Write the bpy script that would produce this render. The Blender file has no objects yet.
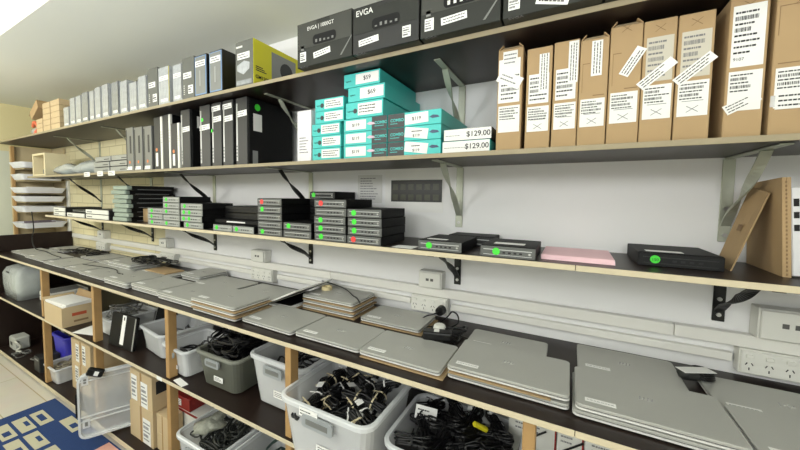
import bpy, bmesh, math, random
from mathutils import Vector, Matrix
random.seed(7)
PI = math.pi
SC = bpy.context.scene
COL = SC.collection

# ------------------------------------------------------------------ materials
def lin(c):
    c /= 255.0
    return c / 12.92 if c <= 0.04045 else ((c + 0.055) / 1.055) ** 2.4
MATS = {}
def mat(name, rgb, rough=0.5, metal=0.0, alpha=1.0, var=0.06, scale=14.0, bump=0.0, bscale=60.0, spec=0.5, coat=0.0):
    if name in MATS: return MATS[name]
    m = bpy.data.materials.new(name); m.use_nodes = True
    nt = m.node_tree; N = nt.nodes; L = nt.links
    b = N['Principled BSDF']
    c = [lin(v) for v in rgb]
    tc = N.new('ShaderNodeTexCoord')
    no = N.new('ShaderNodeTexNoise'); no.inputs['Scale'].default_value = scale; no.inputs['Detail'].default_value = 4
    L.new(tc.outputs['Object'], no.inputs['Vector'])
    mx = N.new('ShaderNodeMix'); mx.data_type = 'RGBA'
    mx.inputs[6].default_value = (*[max(0, v * (1 - var)) for v in c], 1)
    mx.inputs[7].default_value = (*[min(1, v * (1 + var)) for v in c], 1)
    L.new(no.outputs['Fac'], mx.inputs[0]); L.new(mx.outputs[2], b.inputs['Base Color'])
    b.inputs['Roughness'].default_value = rough; b.inputs['Metallic'].default_value = metal
    b.inputs['Specular IOR Level'].default_value = spec
    if coat: b.inputs['Coat Weight'].default_value = coat
    if bump:
        n2 = N.new('ShaderNodeTexNoise'); n2.inputs['Scale'].default_value = bscale; n2.inputs['Detail'].default_value = 5
        L.new(tc.outputs['Object'], n2.inputs['Vector'])
        bp = N.new('ShaderNodeBump'); bp.inputs['Strength'].default_value = bump; bp.inputs['Distance'].default_value = 0.01
        L.new(n2.outputs['Fac'], bp.inputs['Height']); L.new(bp.outputs['Normal'], b.inputs['Normal'])
    if alpha < 1:
        b.inputs['Alpha'].default_value = alpha
    MATS[name] = m
    return m

BROWN = mat('dark_laminate', (36, 26, 22), 0.36, var=0.12, scale=30, spec=.32)
CREAM = mat('cream_edging', (208, 196, 166), 0.5, var=0.08)
WOOD = mat('pine_post', (176, 140, 90), 0.55, var=0.22, scale=9)
PINE = mat('pale_pine', (200, 184, 146), 0.6, var=0.15, scale=7)
WHITEP = mat('white_plastic', (226, 226, 218), 0.4, var=0.02)
TRUNKM = mat('trunking_plastic', (232, 231, 224), 0.38, var=0.02)
INK = mat('black_ink', (32, 32, 34), 0.7)
GREYINK = mat('grey_ink', (120, 120, 122), 0.7)
LABEL = mat('label_paper', (236, 236, 232), 0.65, var=0.02)
LABELD = mat('old_label_paper', (200, 194, 178), 0.65, var=0.05)
BLACK = mat('black_plastic', (12, 12, 13), 0.4, var=0.1, spec=.35)
BLACKM = mat('black_matte', (9, 9, 10), 0.6, var=0.1, spec=.3)
DGREY = mat('dark_grey_plastic', (46, 47, 46), 0.45, var=0.08, spec=.35)
MGREY = mat('mid_grey_plastic', (118, 119, 115), 0.4, var=0.05)
SILVER = mat('silver_plastic', (160, 162, 160), 0.35, metal=0.3)
ALU = mat('aluminium_lid', (180, 180, 174), 0.45, metal=0.2, var=0.03, scale=6)
ALUD = mat('aluminium_base', (236, 236, 232), 0.35, metal=0.2, var=0.03)
ALUDK = mat('laptop_rubber', (40, 40, 42), 0.6)
LOGOM = mat('logo_mirror', (222, 222, 220), 0.25, metal=0.6)
LOGOD = mat('logo_dark', (90, 90, 88), 0.4)
CARD = mat('cardboard', (178, 150, 110), 0.8, var=0.07, scale=8, bump=0.04)
CARDD = mat('cardboard_edge', (138, 112, 80), 0.85, var=0.15, scale=60)
CARDL = mat('pale_cardboard', (198, 176, 138), 0.8, var=0.07, scale=8, bump=0.04)
TAPE = mat('packing_tape', (172, 138, 92), 0.25, var=0.04)
TEAL = mat('teal_card', (70, 196, 190), 0.42, var=0.04)
TEALDK = mat('charcoal_card', (50, 54, 54), 0.45, var=0.05)
EVGAM = mat('charcoal_carton', (36, 38, 33), 0.45, var=0.1, scale=5, spec=.35)
EVGAB = mat('black_carton', (20, 20, 19), 0.4, var=0.1, scale=5)
EVGAP = mat('dark_carton_panel', (50, 51, 45), 0.4, var=0.08, scale=5)
WHITET = mat('white_print', (222, 222, 216), 0.6, var=0.02)
GREENP = mat('green_carton_print', (60, 150, 90), 0.6)
FILM = mat('wrapped_silver', (172, 176, 178), 0.2, var=0.3, scale=40, bump=0.5, bscale=45, coat=0.4)
FILM2 = mat('wrapped_grey', (140, 144, 146), 0.2, var=0.3, scale=40, bump=0.5, bscale=45, coat=0.4)
PACKD = mat('grey_pack', (96, 98, 92), 0.45, var=0.06)
PACKM = mat('grey_pack_face', (128, 130, 126), 0.4, var=0.1, scale=30)
BLUEE = mat('blue_pack_edge', (120, 152, 190), 0.4)
YELL = mat('yellow_carton', (206, 200, 28), 0.45, var=0.05)
OLIVE = mat('yellow_pack_edge', (170, 158, 40), 0.5)
GREEN = mat('green_sticker', (70, 222, 60), 0.5, var=0.02)
RED = mat('red_sticker', (240, 70, 66), 0.5, var=0.02)
ORANGE = mat('orange_sticker', (224, 130, 70), 0.5)
PINK = mat('pink_paper', (246, 206, 212), 0.7, var=0.03)
METALG = mat('painted_bracket', (178, 182, 166), 0.4, metal=0.4, var=0.05)
METALB = mat('black_bracket', (26, 27, 26), 0.4, metal=0.3)
STEEL = mat('steel_screw', (190, 190, 188), 0.3, metal=0.9)
CLEAR = mat('clear_plastic', (250, 252, 252), 0.18, alpha=0.42, var=0.03)
CLEARR = mat('clear_plastic_rim', (240, 243, 244), 0.25, alpha=0.66, var=0.03)
BAGM = mat('clear_bag', (216, 222, 220), 0.2, alpha=0.55, var=0.1, bump=0.6, bscale=25)
BINGREY = mat('olive_grey_tub', (92, 94, 84), 0.42, var=0.06)
BLUEB = mat('blue_bin', (62, 60, 190), 0.4)
REDB = mat('dark_red_box', (140, 32, 28), 0.5, var=0.05)
CABLE = mat('black_cable', (17, 17, 18), 0.36)
CABLEG = mat('grey_cable', (110, 110, 106), 0.4)
TIE = mat('cream_tie', (214, 202, 168), 0.6)
YELLOWP = mat('yellow_clip', (226, 214, 40), 0.4)
TAPEROLL = mat('masking_tape', (222, 206, 160), 0.6)
RUGB = mat('blue_rug', (30, 58, 108), 0.95, var=0.12, scale=90, bump=0.25, bscale=300)
RUGC = mat('cream_rug', (188, 184, 158), 0.95, var=0.06, scale=90, bump=0.25, bscale=300)
RUGK = mat('pink_rug', (206, 156, 140), 0.95, var=0.06, scale=90)
FILLER = mat('dark_electronics', (34, 36, 38), 0.5, var=0.5, scale=60)

def brick_wall_mat():
    m = bpy.data.materials.new('painted_wall'); m.use_nodes = True
    nt = m.node_tree; N = nt.nodes; L = nt.links; b = N['Principled BSDF']
    tc = N.new('ShaderNodeTexCoord'); sep = N.new('ShaderNodeSeparateXYZ'); L.new(tc.outputs['Object'], sep.inputs[0])
    comb = N.new('ShaderNodeCombineXYZ'); L.new(sep.outputs['X'], comb.inputs[0]); L.new(sep.outputs['Z'], comb.inputs[1])
    br = N.new('ShaderNodeTexBrick'); L.new(comb.outputs[0], br.inputs['Vector'])
    br.inputs['Scale'].default_value = 1.0; br.inputs['Brick Width'].default_value = 0.23; br.inputs['Row Height'].default_value = 0.082
    br.inputs['Mortar Size'].default_value = 0.004; br.inputs['Mortar Smooth'].default_value = 0.3
    br.inputs['Color1'].default_value = (*[lin(v) for v in (228, 220, 182)], 1)
    br.inputs['Color2'].default_value = (*[lin(v) for v in (222, 212, 172)], 1)
    br.inputs['Mortar'].default_value = (*[lin(v) for v in (196, 186, 146)], 1)
    no = N.new('ShaderNodeTexNoise'); no.inputs['Scale'].default_value = 3.2; no.inputs['Detail'].default_value = 3; L.new(tc.outputs['Object'], no.inputs['Vector'])
    pl = N.new('ShaderNodeMix'); pl.data_type = 'RGBA'; L.new(no.outputs['Fac'], pl.inputs[0])
    pl.inputs[6].default_value = (*[lin(v) for v in (232, 232, 231)], 1); pl.inputs[7].default_value = (*[lin(v) for v in (240, 240, 239)], 1)
    gt = N.new('ShaderNodeMath'); gt.operation = 'GREATER_THAN'; gt.inputs[1].default_value = -2.62; L.new(sep.outputs['X'], gt.inputs[0])
    mx = N.new('ShaderNodeMix'); mx.data_type = 'RGBA'; L.new(gt.outputs[0], mx.inputs[0]); L.new(br.outputs['Color'], mx.inputs[6]); L.new(pl.outputs[2], mx.inputs[7])
    L.new(mx.outputs[2], b.inputs['Base Color'])
    inv = N.new('ShaderNodeMath'); inv.operation = 'SUBTRACT'; inv.inputs[0].default_value = 1.0; L.new(gt.outputs[0], inv.inputs[1])
    mu = N.new('ShaderNodeMath'); mu.operation = 'MULTIPLY'; L.new(inv.outputs[0], mu.inputs[0]); L.new(br.outputs['Fac'], mu.inputs[1])
    bp = N.new('ShaderNodeBump'); bp.invert = True; bp.inputs['Strength'].default_value = 0.6; bp.inputs['Distance'].default_value = 0.006
    L.new(mu.outputs[0], bp.inputs['Height']); L.new(bp.outputs['Normal'], b.inputs['Normal'])
    b.inputs['Roughness'].default_value = 0.6
    return m
WALLM = brick_wall_mat()
PLAIN = mat('cream_wall', (214, 204, 158), 0.7, var=0.04, scale=2)
GREENW = mat('pale_green_wall', (206, 210, 192), 0.6, var=0.03, scale=2)
ROOMW = mat('room_wall', (232, 233, 230), 0.7, var=0.03, scale=2)
CEILM = mat('ceiling_paint', (226, 228, 218), 0.75, var=0.03, scale=1.5)
def floor_mat():
    m = bpy.data.materials.new('vinyl_floor'); m.use_nodes = True
    nt = m.node_tree; N = nt.nodes; L = nt.links; b = N['Principled BSDF']
    tc = N.new('ShaderNodeTexCoord')
    br = N.new('ShaderNodeTexBrick'); L.new(tc.outputs['Object'], br.inputs['Vector']); br.inputs['Scale'].default_value = 1.0
    br.inputs['Brick Width'].default_value = 1.2; br.inputs['Row Height'].default_value = 0.2; br.inputs['Mortar Size'].default_value = 0.003
    br.inputs['Color1'].default_value = (*[lin(v) for v in (212, 206, 192)], 1); br.inputs['Color2'].default_value = (*[lin(v) for v in (206, 199, 184)], 1)
    br.inputs['Mortar'].default_value = (*[lin(v) for v in (176, 160, 124)], 1)
    no = N.new('ShaderNodeTexNoise'); no.inputs['Scale'].default_value = 6; L.new(tc.outputs['Object'], no.inputs['Vector'])
    mx = N.new('ShaderNodeMix'); mx.data_type = 'RGBA'; mx.blend_type = 'MULTIPLY'; mx.inputs[0].default_value = 0.15
    L.new(br.outputs['Color'], mx.inputs[6]); L.new(no.outputs['Color'], mx.inputs[7]); L.new(mx.outputs[2], b.inputs['Base Color'])
    b.inputs['Roughness'].default_value = 0.4
    return m
FLOORM = floor_mat()

# ------------------------------------------------------------------ mesh builder
class MB:
    def __init__(s): s.v = []; s.f = []; s.m = []
    def add(s, vs, fs, m=0, M=None):
        o = len(s.v)
        for p in vs: s.v.append(tuple(M @ Vector(p)) if M is not None else tuple(p))
        for f in fs: s.f.append([i + o for i in f]); s.m.append(m)
        return s
    def box(s, x0, x1, y0, y1, z0, z1, m=0, M=None):
        return s.add([(x0,y0,z0),(x1,y0,z0),(x1,y1,z0),(x0,y1,z0),(x0,y0,z1),(x1,y0,z1),(x1,y1,z1),(x0,y1,z1)],
              [(0,3,2,1),(4,5,6,7),(0,1,5,4),(1,2,6,5),(2,3,7,6),(3,0,4,7)], m, M)
    def hexa(s, p, m=0, M=None):      # eight corners, bottom ring then top ring
        return s.add(p, [(0,3,2,1),(4,5,6,7),(0,1,5,4),(1,2,6,5),(2,3,7,6),(3,0,4,7)], m, M)
    def prism(s, poly, z0, z1, m=0, M=None):
        n = len(poly)
        vs = [(x,y,z0) for x,y in poly] + [(x,y,z1) for x,y in poly]
        fs = [tuple(reversed(range(n))), tuple(range(n, 2*n))] + [(i,(i+1)%n,n+(i+1)%n,n+i) for i in range(n)]
        return s.add(vs, fs, m, M)
    def loops(s, loops, m=0, cap0=True, cap1=True, M=None):
        n = len(loops[0]); vs = [p for l in loops for p in l]; fs = []
        for k in range(len(loops)-1):
            for i in range(n):
                j = (i+1) % n
                fs.append((k*n+i, k*n+j, (k+1)*n+j, (k+1)*n+i))
        if cap0: fs.append(tuple(reversed(range(n))))
        if cap1: fs.append(tuple((len(loops)-1)*n+i for i in range(n)))
        return s.add(vs, fs, m, M)
    def tube(s, pts, r, n=6, m=0, M=None, closed=False):
        pts = [Vector(p) for p in pts]; L = []
        up = Vector((0.13, 0.29, 0.95)).normalized()
        k = len(pts)
        for i, p in enumerate(pts):
            a = pts[i-1] if (i > 0 or closed) else p
            b = pts[(i+1) % k] if (i < k-1 or closed) else p
            t = (b - a)
            if t.length < 1e-9: t = Vector((1,0,0))
            t.normalize(); u = t.cross(up)
            if u.length < 1e-3: u = t.cross(Vector((1,0,0)))
            u.normalize(); w = t.cross(u)
            L.append([tuple(p + (u*math.cos(q*2*PI/n) + w*math.sin(q*2*PI/n)) * r) for q in range(n)])
        if closed: L.append(L[0])
        return s.loops(L, m, not closed, not closed, M)
    def cyl(s, c, r, h, axis='z', n=16, m=0, r2=None, M=None):
        r2 = r if r2 is None else r2; L = []
        for t, rr in ((0, r), (h, r2)):
            ring = []
            for q in range(n):
                a, b = rr*math.cos(q*2*PI/n), rr*math.sin(q*2*PI/n)
                ring.append({'z': (c[0]+a, c[1]+b, c[2]+t), 'y': (c[0]+a, c[1]+t, c[2]-b), 'x': (c[0]+t, c[1]+a, c[2]+b)}[axis])
            L.append(ring)
        return s.loops(L, m, M=M)
    def mesh(s, name, mats, bevel=0.0, seg=1, smooth=False):
        me = bpy.data.meshes.new(name); me.from_pydata(s.v, [], s.f)
        for mm in (mats if isinstance(mats, (list, tuple)) else [mats]): me.materials.append(mm)
        me.polygons.foreach_set('material_index', s.m)
        bm = bmesh.new(); bm.from_mesh(me)
        bmesh.ops.recalc_face_normals(bm, faces=bm.faces)
        if bevel > 0:
            es = [e for e in bm.edges if len(e.link_faces) == 2 and e.calc_face_angle(0) > 0.5]
            bmesh.ops.bevel(bm, geom=es, offset=bevel, segments=seg, affect='EDGES', profile=0.5, clamp_overlap=True)
        bm.to_mesh(me); bm.free()
        if smooth:
            me.polygons.foreach_set('use_smooth', [True]*len(me.polygons))
        me.update()
        return me
    def build(s, name, mats, parent=None, bevel=0.0, seg=1, smooth=False):
        return link(name, s.mesh(name, mats, bevel, seg, smooth), parent)
def link(name, me, parent=None):
    o = bpy.data.objects.new(name, me); COL.objects.link(o)
    if parent is not None: o.parent = parent
    return o
def tag(o, label=None, cat=None, group=None, kind=None):
    if label: o['label'] = label
    if cat: o['category'] = cat
    if group: o['group'] = group
    if kind: o['kind'] = kind
    return o
def thing(name, label, cat, loc=(0,0,0), rz=0.0, group=None, rot=None):
    o = bpy.data.objects.new(name, None); COL.objects.link(o); o.empty_display_size = 0.05
    o.location = loc; o.rotation_euler = rot if rot else (0,0,rz)
    return tag(o, label, cat, group)
def dup(root, loc, rot=(0,0,0), label=None, group=None, scale=None):
    r = root.copy(); COL.objects.link(r); r.location = loc; r.rotation_euler = rot
    if label: r['label'] = label
    if group: r['group'] = group
    if scale: r.scale = scale
    for ch in list(root.children):
        c = ch.copy(); COL.objects.link(c); c.parent = r
        for g in list(ch.children):
            d = g.copy(); COL.objects.link(d); d.parent = c
    return r
def rr(w, d, r, n=4, z=0.0, cx=0.0, cy=0.0):
    r = min(r, w/2 - 1e-4, d/2 - 1e-4); out = []
    for (sx, sy, a0) in ((1,1,0),(-1,1,PI/2),(-1,-1,PI),(1,-1,1.5*PI)):
        for k in range(n+1):
            a = a0 + k*PI/2/n
            out.append((cx + sx*(w/2-r) + r*math.cos(a), cy + sy*(d/2-r) + r*math.sin(a), z))
    return out
TXT = {}
def text_mesh(body, size, align='LEFT', depth=0.0003, bold=0.0):
    key = (body, size, align, bold)
    if key in TXT: return TXT[key]
    cu = bpy.data.curves.new('t', 'FONT'); cu.body = body; cu.size = size; cu.extrude = depth; cu.align_x = align; cu.offset = bold
    o = bpy.data.objects.new('t', cu); COL.objects.link(o)
    bpy.context.view_layer.update()
    me = bpy.data.meshes.new_from_object(o.evaluated_get(bpy.context.evaluated_depsgraph_get()))
    bpy.data.objects.remove(o); bpy.data.curves.remove(cu)
    me.name = 'lettering'
    TXT[key] = me
    return me
def lettering(body, size, loc, m, parent, rot=(PI/2,0,0), align='LEFT', bold=0.0, name='lettering'):
    me = text_mesh(body, size, align, bold=bold).copy()
    me.materials.clear(); me.materials.append(m)
    o = link(name, me, parent); o.location = loc; o.rotation_euler = rot
    return o
def barprint(parent, x0, x1, z0, z1, y, seed=0, rows=5, M=None, barcode=True, m=INK, name='print'):
    """rows of tiny printed text and a bar code on a label facing -y"""
    rd = random.Random(seed); b = MB(); h = (z1-z0)/rows
    for k in range(rows):
        zc = z1 - (k+0.5)*h; x = x0
        bc = barcode and k in (1, 3)
        hh = h*(0.36 if bc else 0.16)
        xe = x0 + (x1-x0)*rd.uniform(0.55, 1.0)
        while x < xe:
            w = (x1-x0)*(rd.uniform(0.015, 0.04) if bc else rd.uniform(0.05, 0.16))
            b.box(x, min(x+w, x1), y-0.0003, y, zc-hh, zc+hh, M=M)
            x += w + (x1-x0)*(rd.uniform(0.012, 0.03) if bc else 0.025)
    return b.build(name, m, parent)
def sticker(parent, x0, x1, z0, z1, y, m=LABEL, rot=0.0, prt=None, rows=3, seed=1, name='label', barcode=False, pm=INK):
    """paper label on a face that looks along -y, optionally turned about its middle"""
    cx, cz = (x0+x1)/2, (z0+z1)/2
    M = Matrix.Translation((cx, 0, cz)) @ Matrix.Rotation(-rot, 4, 'Y') @ Matrix.Translation((-cx, 0, -cz))
    o = MB().box(x0, x1, y-0.0007, y, z0, z1, M=M).build(name, m, parent)
    if prt:
        px, pz = (x1-x0)*0.08, (z1-z0)*0.1
        barprint(o, x0+px, x1-px, z0+pz, z1-pz, y-0.0007, seed, rows, M, barcode, pm)
    return o
def dot(parent, x, z, y, r, m, axis='y', name='round_sticker'):
    return MB().cyl((x, y-0.0008, z), r*.88, 0.0008, 'y', 14).build(name, m, parent)

# ------------------------------------------------------------------ room
def struct(name, mb, m, **k):
    return tag(mb.build(name, m, **k), kind='structure')
XL, XR, YB = -4.75, 2.6, -3.0
struct('floor', MB().box(XL-.1, XR+.1, YB-.1, 1.5, -0.1, 0.0), FLOORM)
struct('wall_back', MB().box(XL-.1, XR+.1, 1.38, 1.48, 0, 2.75), WALLM)
struct('wall_left', MB().box(XL-.1, XL, YB, 1.38, 0, 2.75), PLAIN)
struct('wall_right', MB().box(XR, XR+.1, YB, 1.38, 0, 2.75), ROOMW)
struct('wall_front', MB().box(XL, XR, YB-.1, YB, 0, 2.75), ROOMW)
struct('ceiling', MB().prism([(0.61, 2.25), (1.38, 2.25), (1.38, 2.65), (1.38, 2.75), (YB, 2.75), (YB, 2.65), (0.61, 2.65)], XL, XR,
        M=Matrix(((0,0,1,0),(1,0,0,0),(0,1,0,0),(0,0,0,1)))), CEILM)
struct('trim_1', MB().box(XL, XL+0.012, -0.6, 1.10, 0.0, 1.80), GREENW)

# ------------------------------------------------------------------ shelves, worktop, posts
EDGE2 = mat('shaded_edging', (160, 148, 120), 0.55, var=0.12)  # cream edging painted darker for the dimmer light on the upper shelves
def board(name, label, cat, x0, x1, yf, yb, z0, z1, em=CREAM, splits=()):
    kind_m = BROWN
    t = thing(name, label, cat, (0,0,0))
    MB().box(x0, x1, yf+0.004, yb, z0, z1).build('board', kind_m, t, bevel=0.0008)
    xs = [x0] + list(splits) + [x1]
    for a, b in zip(xs, xs[1:]):
        e = MB().box(a+0.0008, b-0.0008, yf, yf+0.0038, z0-0.0005, z1+0.0005).build('edge_strip', em, t, bevel=0.0008)
        e['label'] = 'cream front edging'
    return t
S1T, S2T, S3T, CT, MT, BT = 1.872, 1.543, 1.222, 0.885, 0.527, 0.045
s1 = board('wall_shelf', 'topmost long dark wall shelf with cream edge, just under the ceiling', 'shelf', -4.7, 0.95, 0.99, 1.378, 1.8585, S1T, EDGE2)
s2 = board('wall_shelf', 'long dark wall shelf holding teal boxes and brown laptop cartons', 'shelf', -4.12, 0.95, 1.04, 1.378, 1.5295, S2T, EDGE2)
s3 = board('wall_shelf', 'lowest dark wall shelf holding small computers with green dots', 'shelf', -3.75, 0.95, 1.04, 1.378, 1.2075, S3T, splits=(0.02,))
ct = board('worktop', 'long dark worktop covered with closed silver laptops', 'worktop', -4.3, 0.95, 0.84, 1.378, 0.871, CT, splits=(0.03,))
ms = board('under_shelf', 'dark shelf under the worktop carrying clear tubs of cables', 'shelf', -4.3, 0.95, 0.84, 1.378, 0.513, MT)
bs = board('base_shelf', 'lowest dark board just above the floor under the worktop', 'shelf', -4.3, 0.95, 0.845, 1.378, 0.02, BT)
MB().box(-4.3, 0.95, 0.90, 0.92, 0.0, 0.02).build('plinth', BROWN, bs)
for i, x in enumerate((-3.215, -2.41, -1.632, -0.854, -0.064, 0.745)):
    t = thing('wooden_post', ['wooden post behind the open carton of papers, far left under the worktop',
        'wooden post between the open paper carton and the black tablet', 'wooden post beside the stacked brown cartons and angled clear tubs',
        'wooden post in front of the clear tub left of the big cable tub', 'wooden post right of the tub of black power adapters',
        'wooden post at the far right end of the worktop'][i], 'post', (x, 0.874, 0), group='wooden posts under the worktop')
    w = 0.0145
    MB().box(-w, w, -0.02, 0.02, MT+0.0004, 0.8706).build('upper_section', WOOD, t, bevel=0.002)
    MB().box(-w, w, -0.02, 0.02, BT+0.0004, 0.5126).build('lower_section', WOOD, t, bevel=0.002)
struct('trim_2', MB().box(-4.33, -4.302, 0.85, 1.378, 0.0, 0.87), BROWN)
tag(MB().box(-4.29, -4.262, 0.87, 1.372, CT+.0004, 1.03).build('end_board', BROWN, bevel=0.002), 'low dark upstand board across the far left end of the worktop', 'board')

# brackets
def bracket(x, zs, yf, drop, ms_, mb_, label, grp):
    t = thing('shelf_bracket', label, 'bracket', (x, 1.379, zs), 0, grp)
    w = 0.014
    st = MB().box(-w, w, -0.005, 0, -drop, -0.005).build('wall_strip', ms_, t, bevel=0.001)
    L = 1.379 - yf
    MB().box(-w*.8, w*.8, -L, -0.005, -0.0045, -0.0004).build('arm', ms_, t, bevel=0.001)
    for z in (-drop+0.02, -drop*0.6): MB().cyl((0, -0.008, z), 0.006, 0.003, 'y', 10).build('screw', STEEL, st)
    a = Vector((0, -L*0.72, -0.006)); b = Vector((0, -0.007, -drop*0.8)); Ls = []
    d = (b-a); nrm = Vector((0, d.z, -d.y)).normalized(); N = 22
    for k in range(N+1):
        u = k/N; tw = PI * min(1, max(0, (u-0.15)/0.7)); p = a + d*u + nrm*0.005*math.sin(u*2*PI)
        ex = Vector((1,0,0))*math.cos(tw) + nrm*math.sin(tw); ey = nrm*math.cos(tw) - Vector((1,0,0))*math.sin(tw)
        hw, ht = 0.011, 0.0025
        Ls.append([tuple(p + ex*sx*hw + ey*sy*ht) for sx, sy in ((1,1),(-1,1),(-1,-1),(1,-1))])
    MB().loops(Ls).build('twisted_brace', mb_, t)
    return t
places = ['far left end', 'beside the stacked white trays', 'under the wrapped grey packs', 'left of the teal boxes', 'between the teal boxes and brown cartons', 'at the right end']
for i, x in enumerate((-3.62, -2.79, -2.022, -1.203, -0.40, 0.405)):
    if i < 5 and i != 2:
        bracket(x, 1.8582, 1.075, 0.26, METALG, METALG, 'bracket under the top shelf, ' + ['far left end above the clear bags', 'left of the upright silver computers', 'hidden among the upright black computers', 'left of the teal boxes', 'between the teal boxes and brown cartons'][i], 'brackets under the top shelf')
    bracket(x, 1.5292, 1.075, 0.25, METALG, METALG if i > 3 else METALB, 'bracket under the middle shelf, ' + ['far left end beside the white trays', 'above the dark stack of green-ended units', 'above the computers with two green dots', 'above the red-topped tall stack', 'beside the wall picture', 'behind the brown cardboard sheets'][i], 'brackets under the middle wall shelf')
    if i < 6:
        bracket(x, 1.2072, 1.055, 0.17, METALB, METALB, 'black twisted bracket under the lowest wall shelf, ' + ['far left end', 'second from the left', 'above the laptops by the left sockets', 'right of the small white socket box', 'above the quad socket with a black plug', 'at the right, under the brown cardboard'][i], 'black brackets under the lowest wall shelf')

# trunking and sockets
def trunk(z0, z1, x0, x1, label, d=0.03):
    t = thing('cable_trunking', label, 'trunking', (0,0,0))
    xs = [x0, -2.7, -1.05, 0.3, x1]
    for a, b in zip(xs, xs[1:]):
        MB().box(a+.0006, b-.0006, 1.379-d, 1.379, z0, z1).build('lid_section', TRUNKM, t, bevel=0.003, seg=2)
    return t
trunk(0.977, 1.015, -4.2, 0.95, 'upper wide white cable trunking running along the wall above the worktop')
for (a, b, lb) in ((-3.45, -2.626, 'lower narrow trunking, far left piece'), (-2.41, -1.64, 'lower narrow trunking between the two left quad sockets'), (-1.44, -0.605, 'lower narrow trunking in the middle, left of the plugged socket'), (-0.42, 0.437, 'lower narrow trunking at right behind the big laptops')):
    t = thing('cable_trunking', lb + ', white', 'trunking', (0,0,0))
    MB().box(a, b, 1.357, 1.379, 0.926, 0.952).build('lid_section', TRUNKM, t, bevel=0.003, seg=2)
def data_box(x0, x1, z0, z1, label):
    t = thing('data_socket', label, 'socket', ((x0+x1)/2, 1.379, z0), 0, 'white data outlets above the trunking')
    w, h, d = (x1-x0)/2, z1-z0, 0.05
    MB().box(-w, w, -d, 0, 0, h).build('back_box', WHITEP, t, bevel=0.003, seg=2)
    p = MB().box(-w+.004, w-.004, -d-0.008, -d-.0002, 0.004, h-0.004).build('face_plate', WHITEP, t, bevel=0.002)
    for s in (-0.3, 0.08): MB().box(w*s, w*s+0.013, -d-0.0086, -d-0.008, h*.45, h*.6).build('port', LOGOD, p)
    return t
data_box(-3.585, -3.475, 1.016, 1.082, 'small white data outlet on painted brick, far left above trunking')
data_box(-2.60, -2.50, 1.016, 1.082, 'small white data outlet at the edge of the brick')
data_box(-1.615, -1.505, 1.016, 1.085, 'small white data outlet under the tall red-dotted stack')
data_box(-0.556, -0.452, 1.016, 1.088, 'small white data outlet above the quad socket holding a black plug')
data_box(0.473, 0.60, 1.016, 1.104, 'small white data outlet at the right edge above a quad socket')
def quad(x0, x1, z0, z1, label, plug=None):
    t = thing('power_socket', label, 'socket', ((x0+x1)/2, 1.379, z0), 0, 'white quad power sockets')
    w, h, d = (x1-x0)/2, z1-z0, 0.036
    MB().box(-w, w, -d, 0, 0, h).build('back_box', WHITEP, t, bevel=0.003, seg=2)
    p = MB().box(-w+.003, w-.003, -d-.007, -d-.0002, .003, h-.003).build('face_plate', WHITEP, t, bevel=0.002)
    for k in range(4):
        cx = -w + (k+0.5)*2*w/4
        s = MB().box(cx-.008, cx+.008, -d-.011, -d-.007, h*.68, h*.82).build('switch', WHITEP, p, bevel=0.001)
        b = MB()
        for (dx, dz, a) in ((-.006, .006, .5), (.006, .006, -.5), (0, -.008, 0)):
            M = Matrix.Translation((cx+dx, 0, h*.36+dz)) @ Matrix.Rotation(a, 4, 'Y')
            b.box(-.0012, .0012, -d-.0076, -d-.007, -.004, .004, M=M)
        b.build('pin_slots', INK, p)
    return t
quad(-3.66, -3.48, 0.904, 0.9762, 'white quad power socket on painted brick, far left under trunking')
quad(-2.623, -2.43, 0.904, 0.9762, 'white quad power socket beside the brick edge')
quad(-1.633, -1.456, 0.904, 0.9762, 'white quad power socket behind the laptops left of the wedge-open lid')
quad(-0.595, -0.43, 0.904, 0.9762, 'white quad power socket with a black plug in it')
quad(0.445, 0.605, 0.904, 0.9762, 'white quad power socket at the right edge')

# papers on the wall
pg = thing('wall_page', 'white page holding a dark strip picture of small product photos, taped to the wall', 'poster', (-0.752, 1.379, 1.336))
MB().box(0, 0.281, -0.0012, 0, 0, 0.186).build('sheet', LABEL, pg)
ph = MB().box(0.031, 0.276, -0.002, -0.0013, 0.045, 0.142).build('photo_strip', mat('photo_dark', (22, 23, 17), 0.3, var=0.5, scale=50), pg)
th = MB()
for r_ in range(2):
    for c_ in range(6):
        th.box(0.04+c_*0.039, 0.066+c_*0.039, -0.0026, -0.002, 0.052+r_*0.046, 0.078+r_*0.046)
th.build('thumbnail', mat('photo_thumb', (62, 64, 46), 0.3, var=0.6, scale=80), ph)
tag(MB().box(-0.905, -0.77, 1.3775, 1.379, 1.372, 1.505).build('wall_notice', mat('translucent_page', (214, 214, 210), 0.5), None), 'pale printed notice on the wall left of the dark picture strip', 'notice')
barprint(bpy.data.objects['wall_notice'], -0.89, -0.785, 1.385, 1.495, 1.3775, 5, 9, barcode=False, m=GREYINK)

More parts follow.
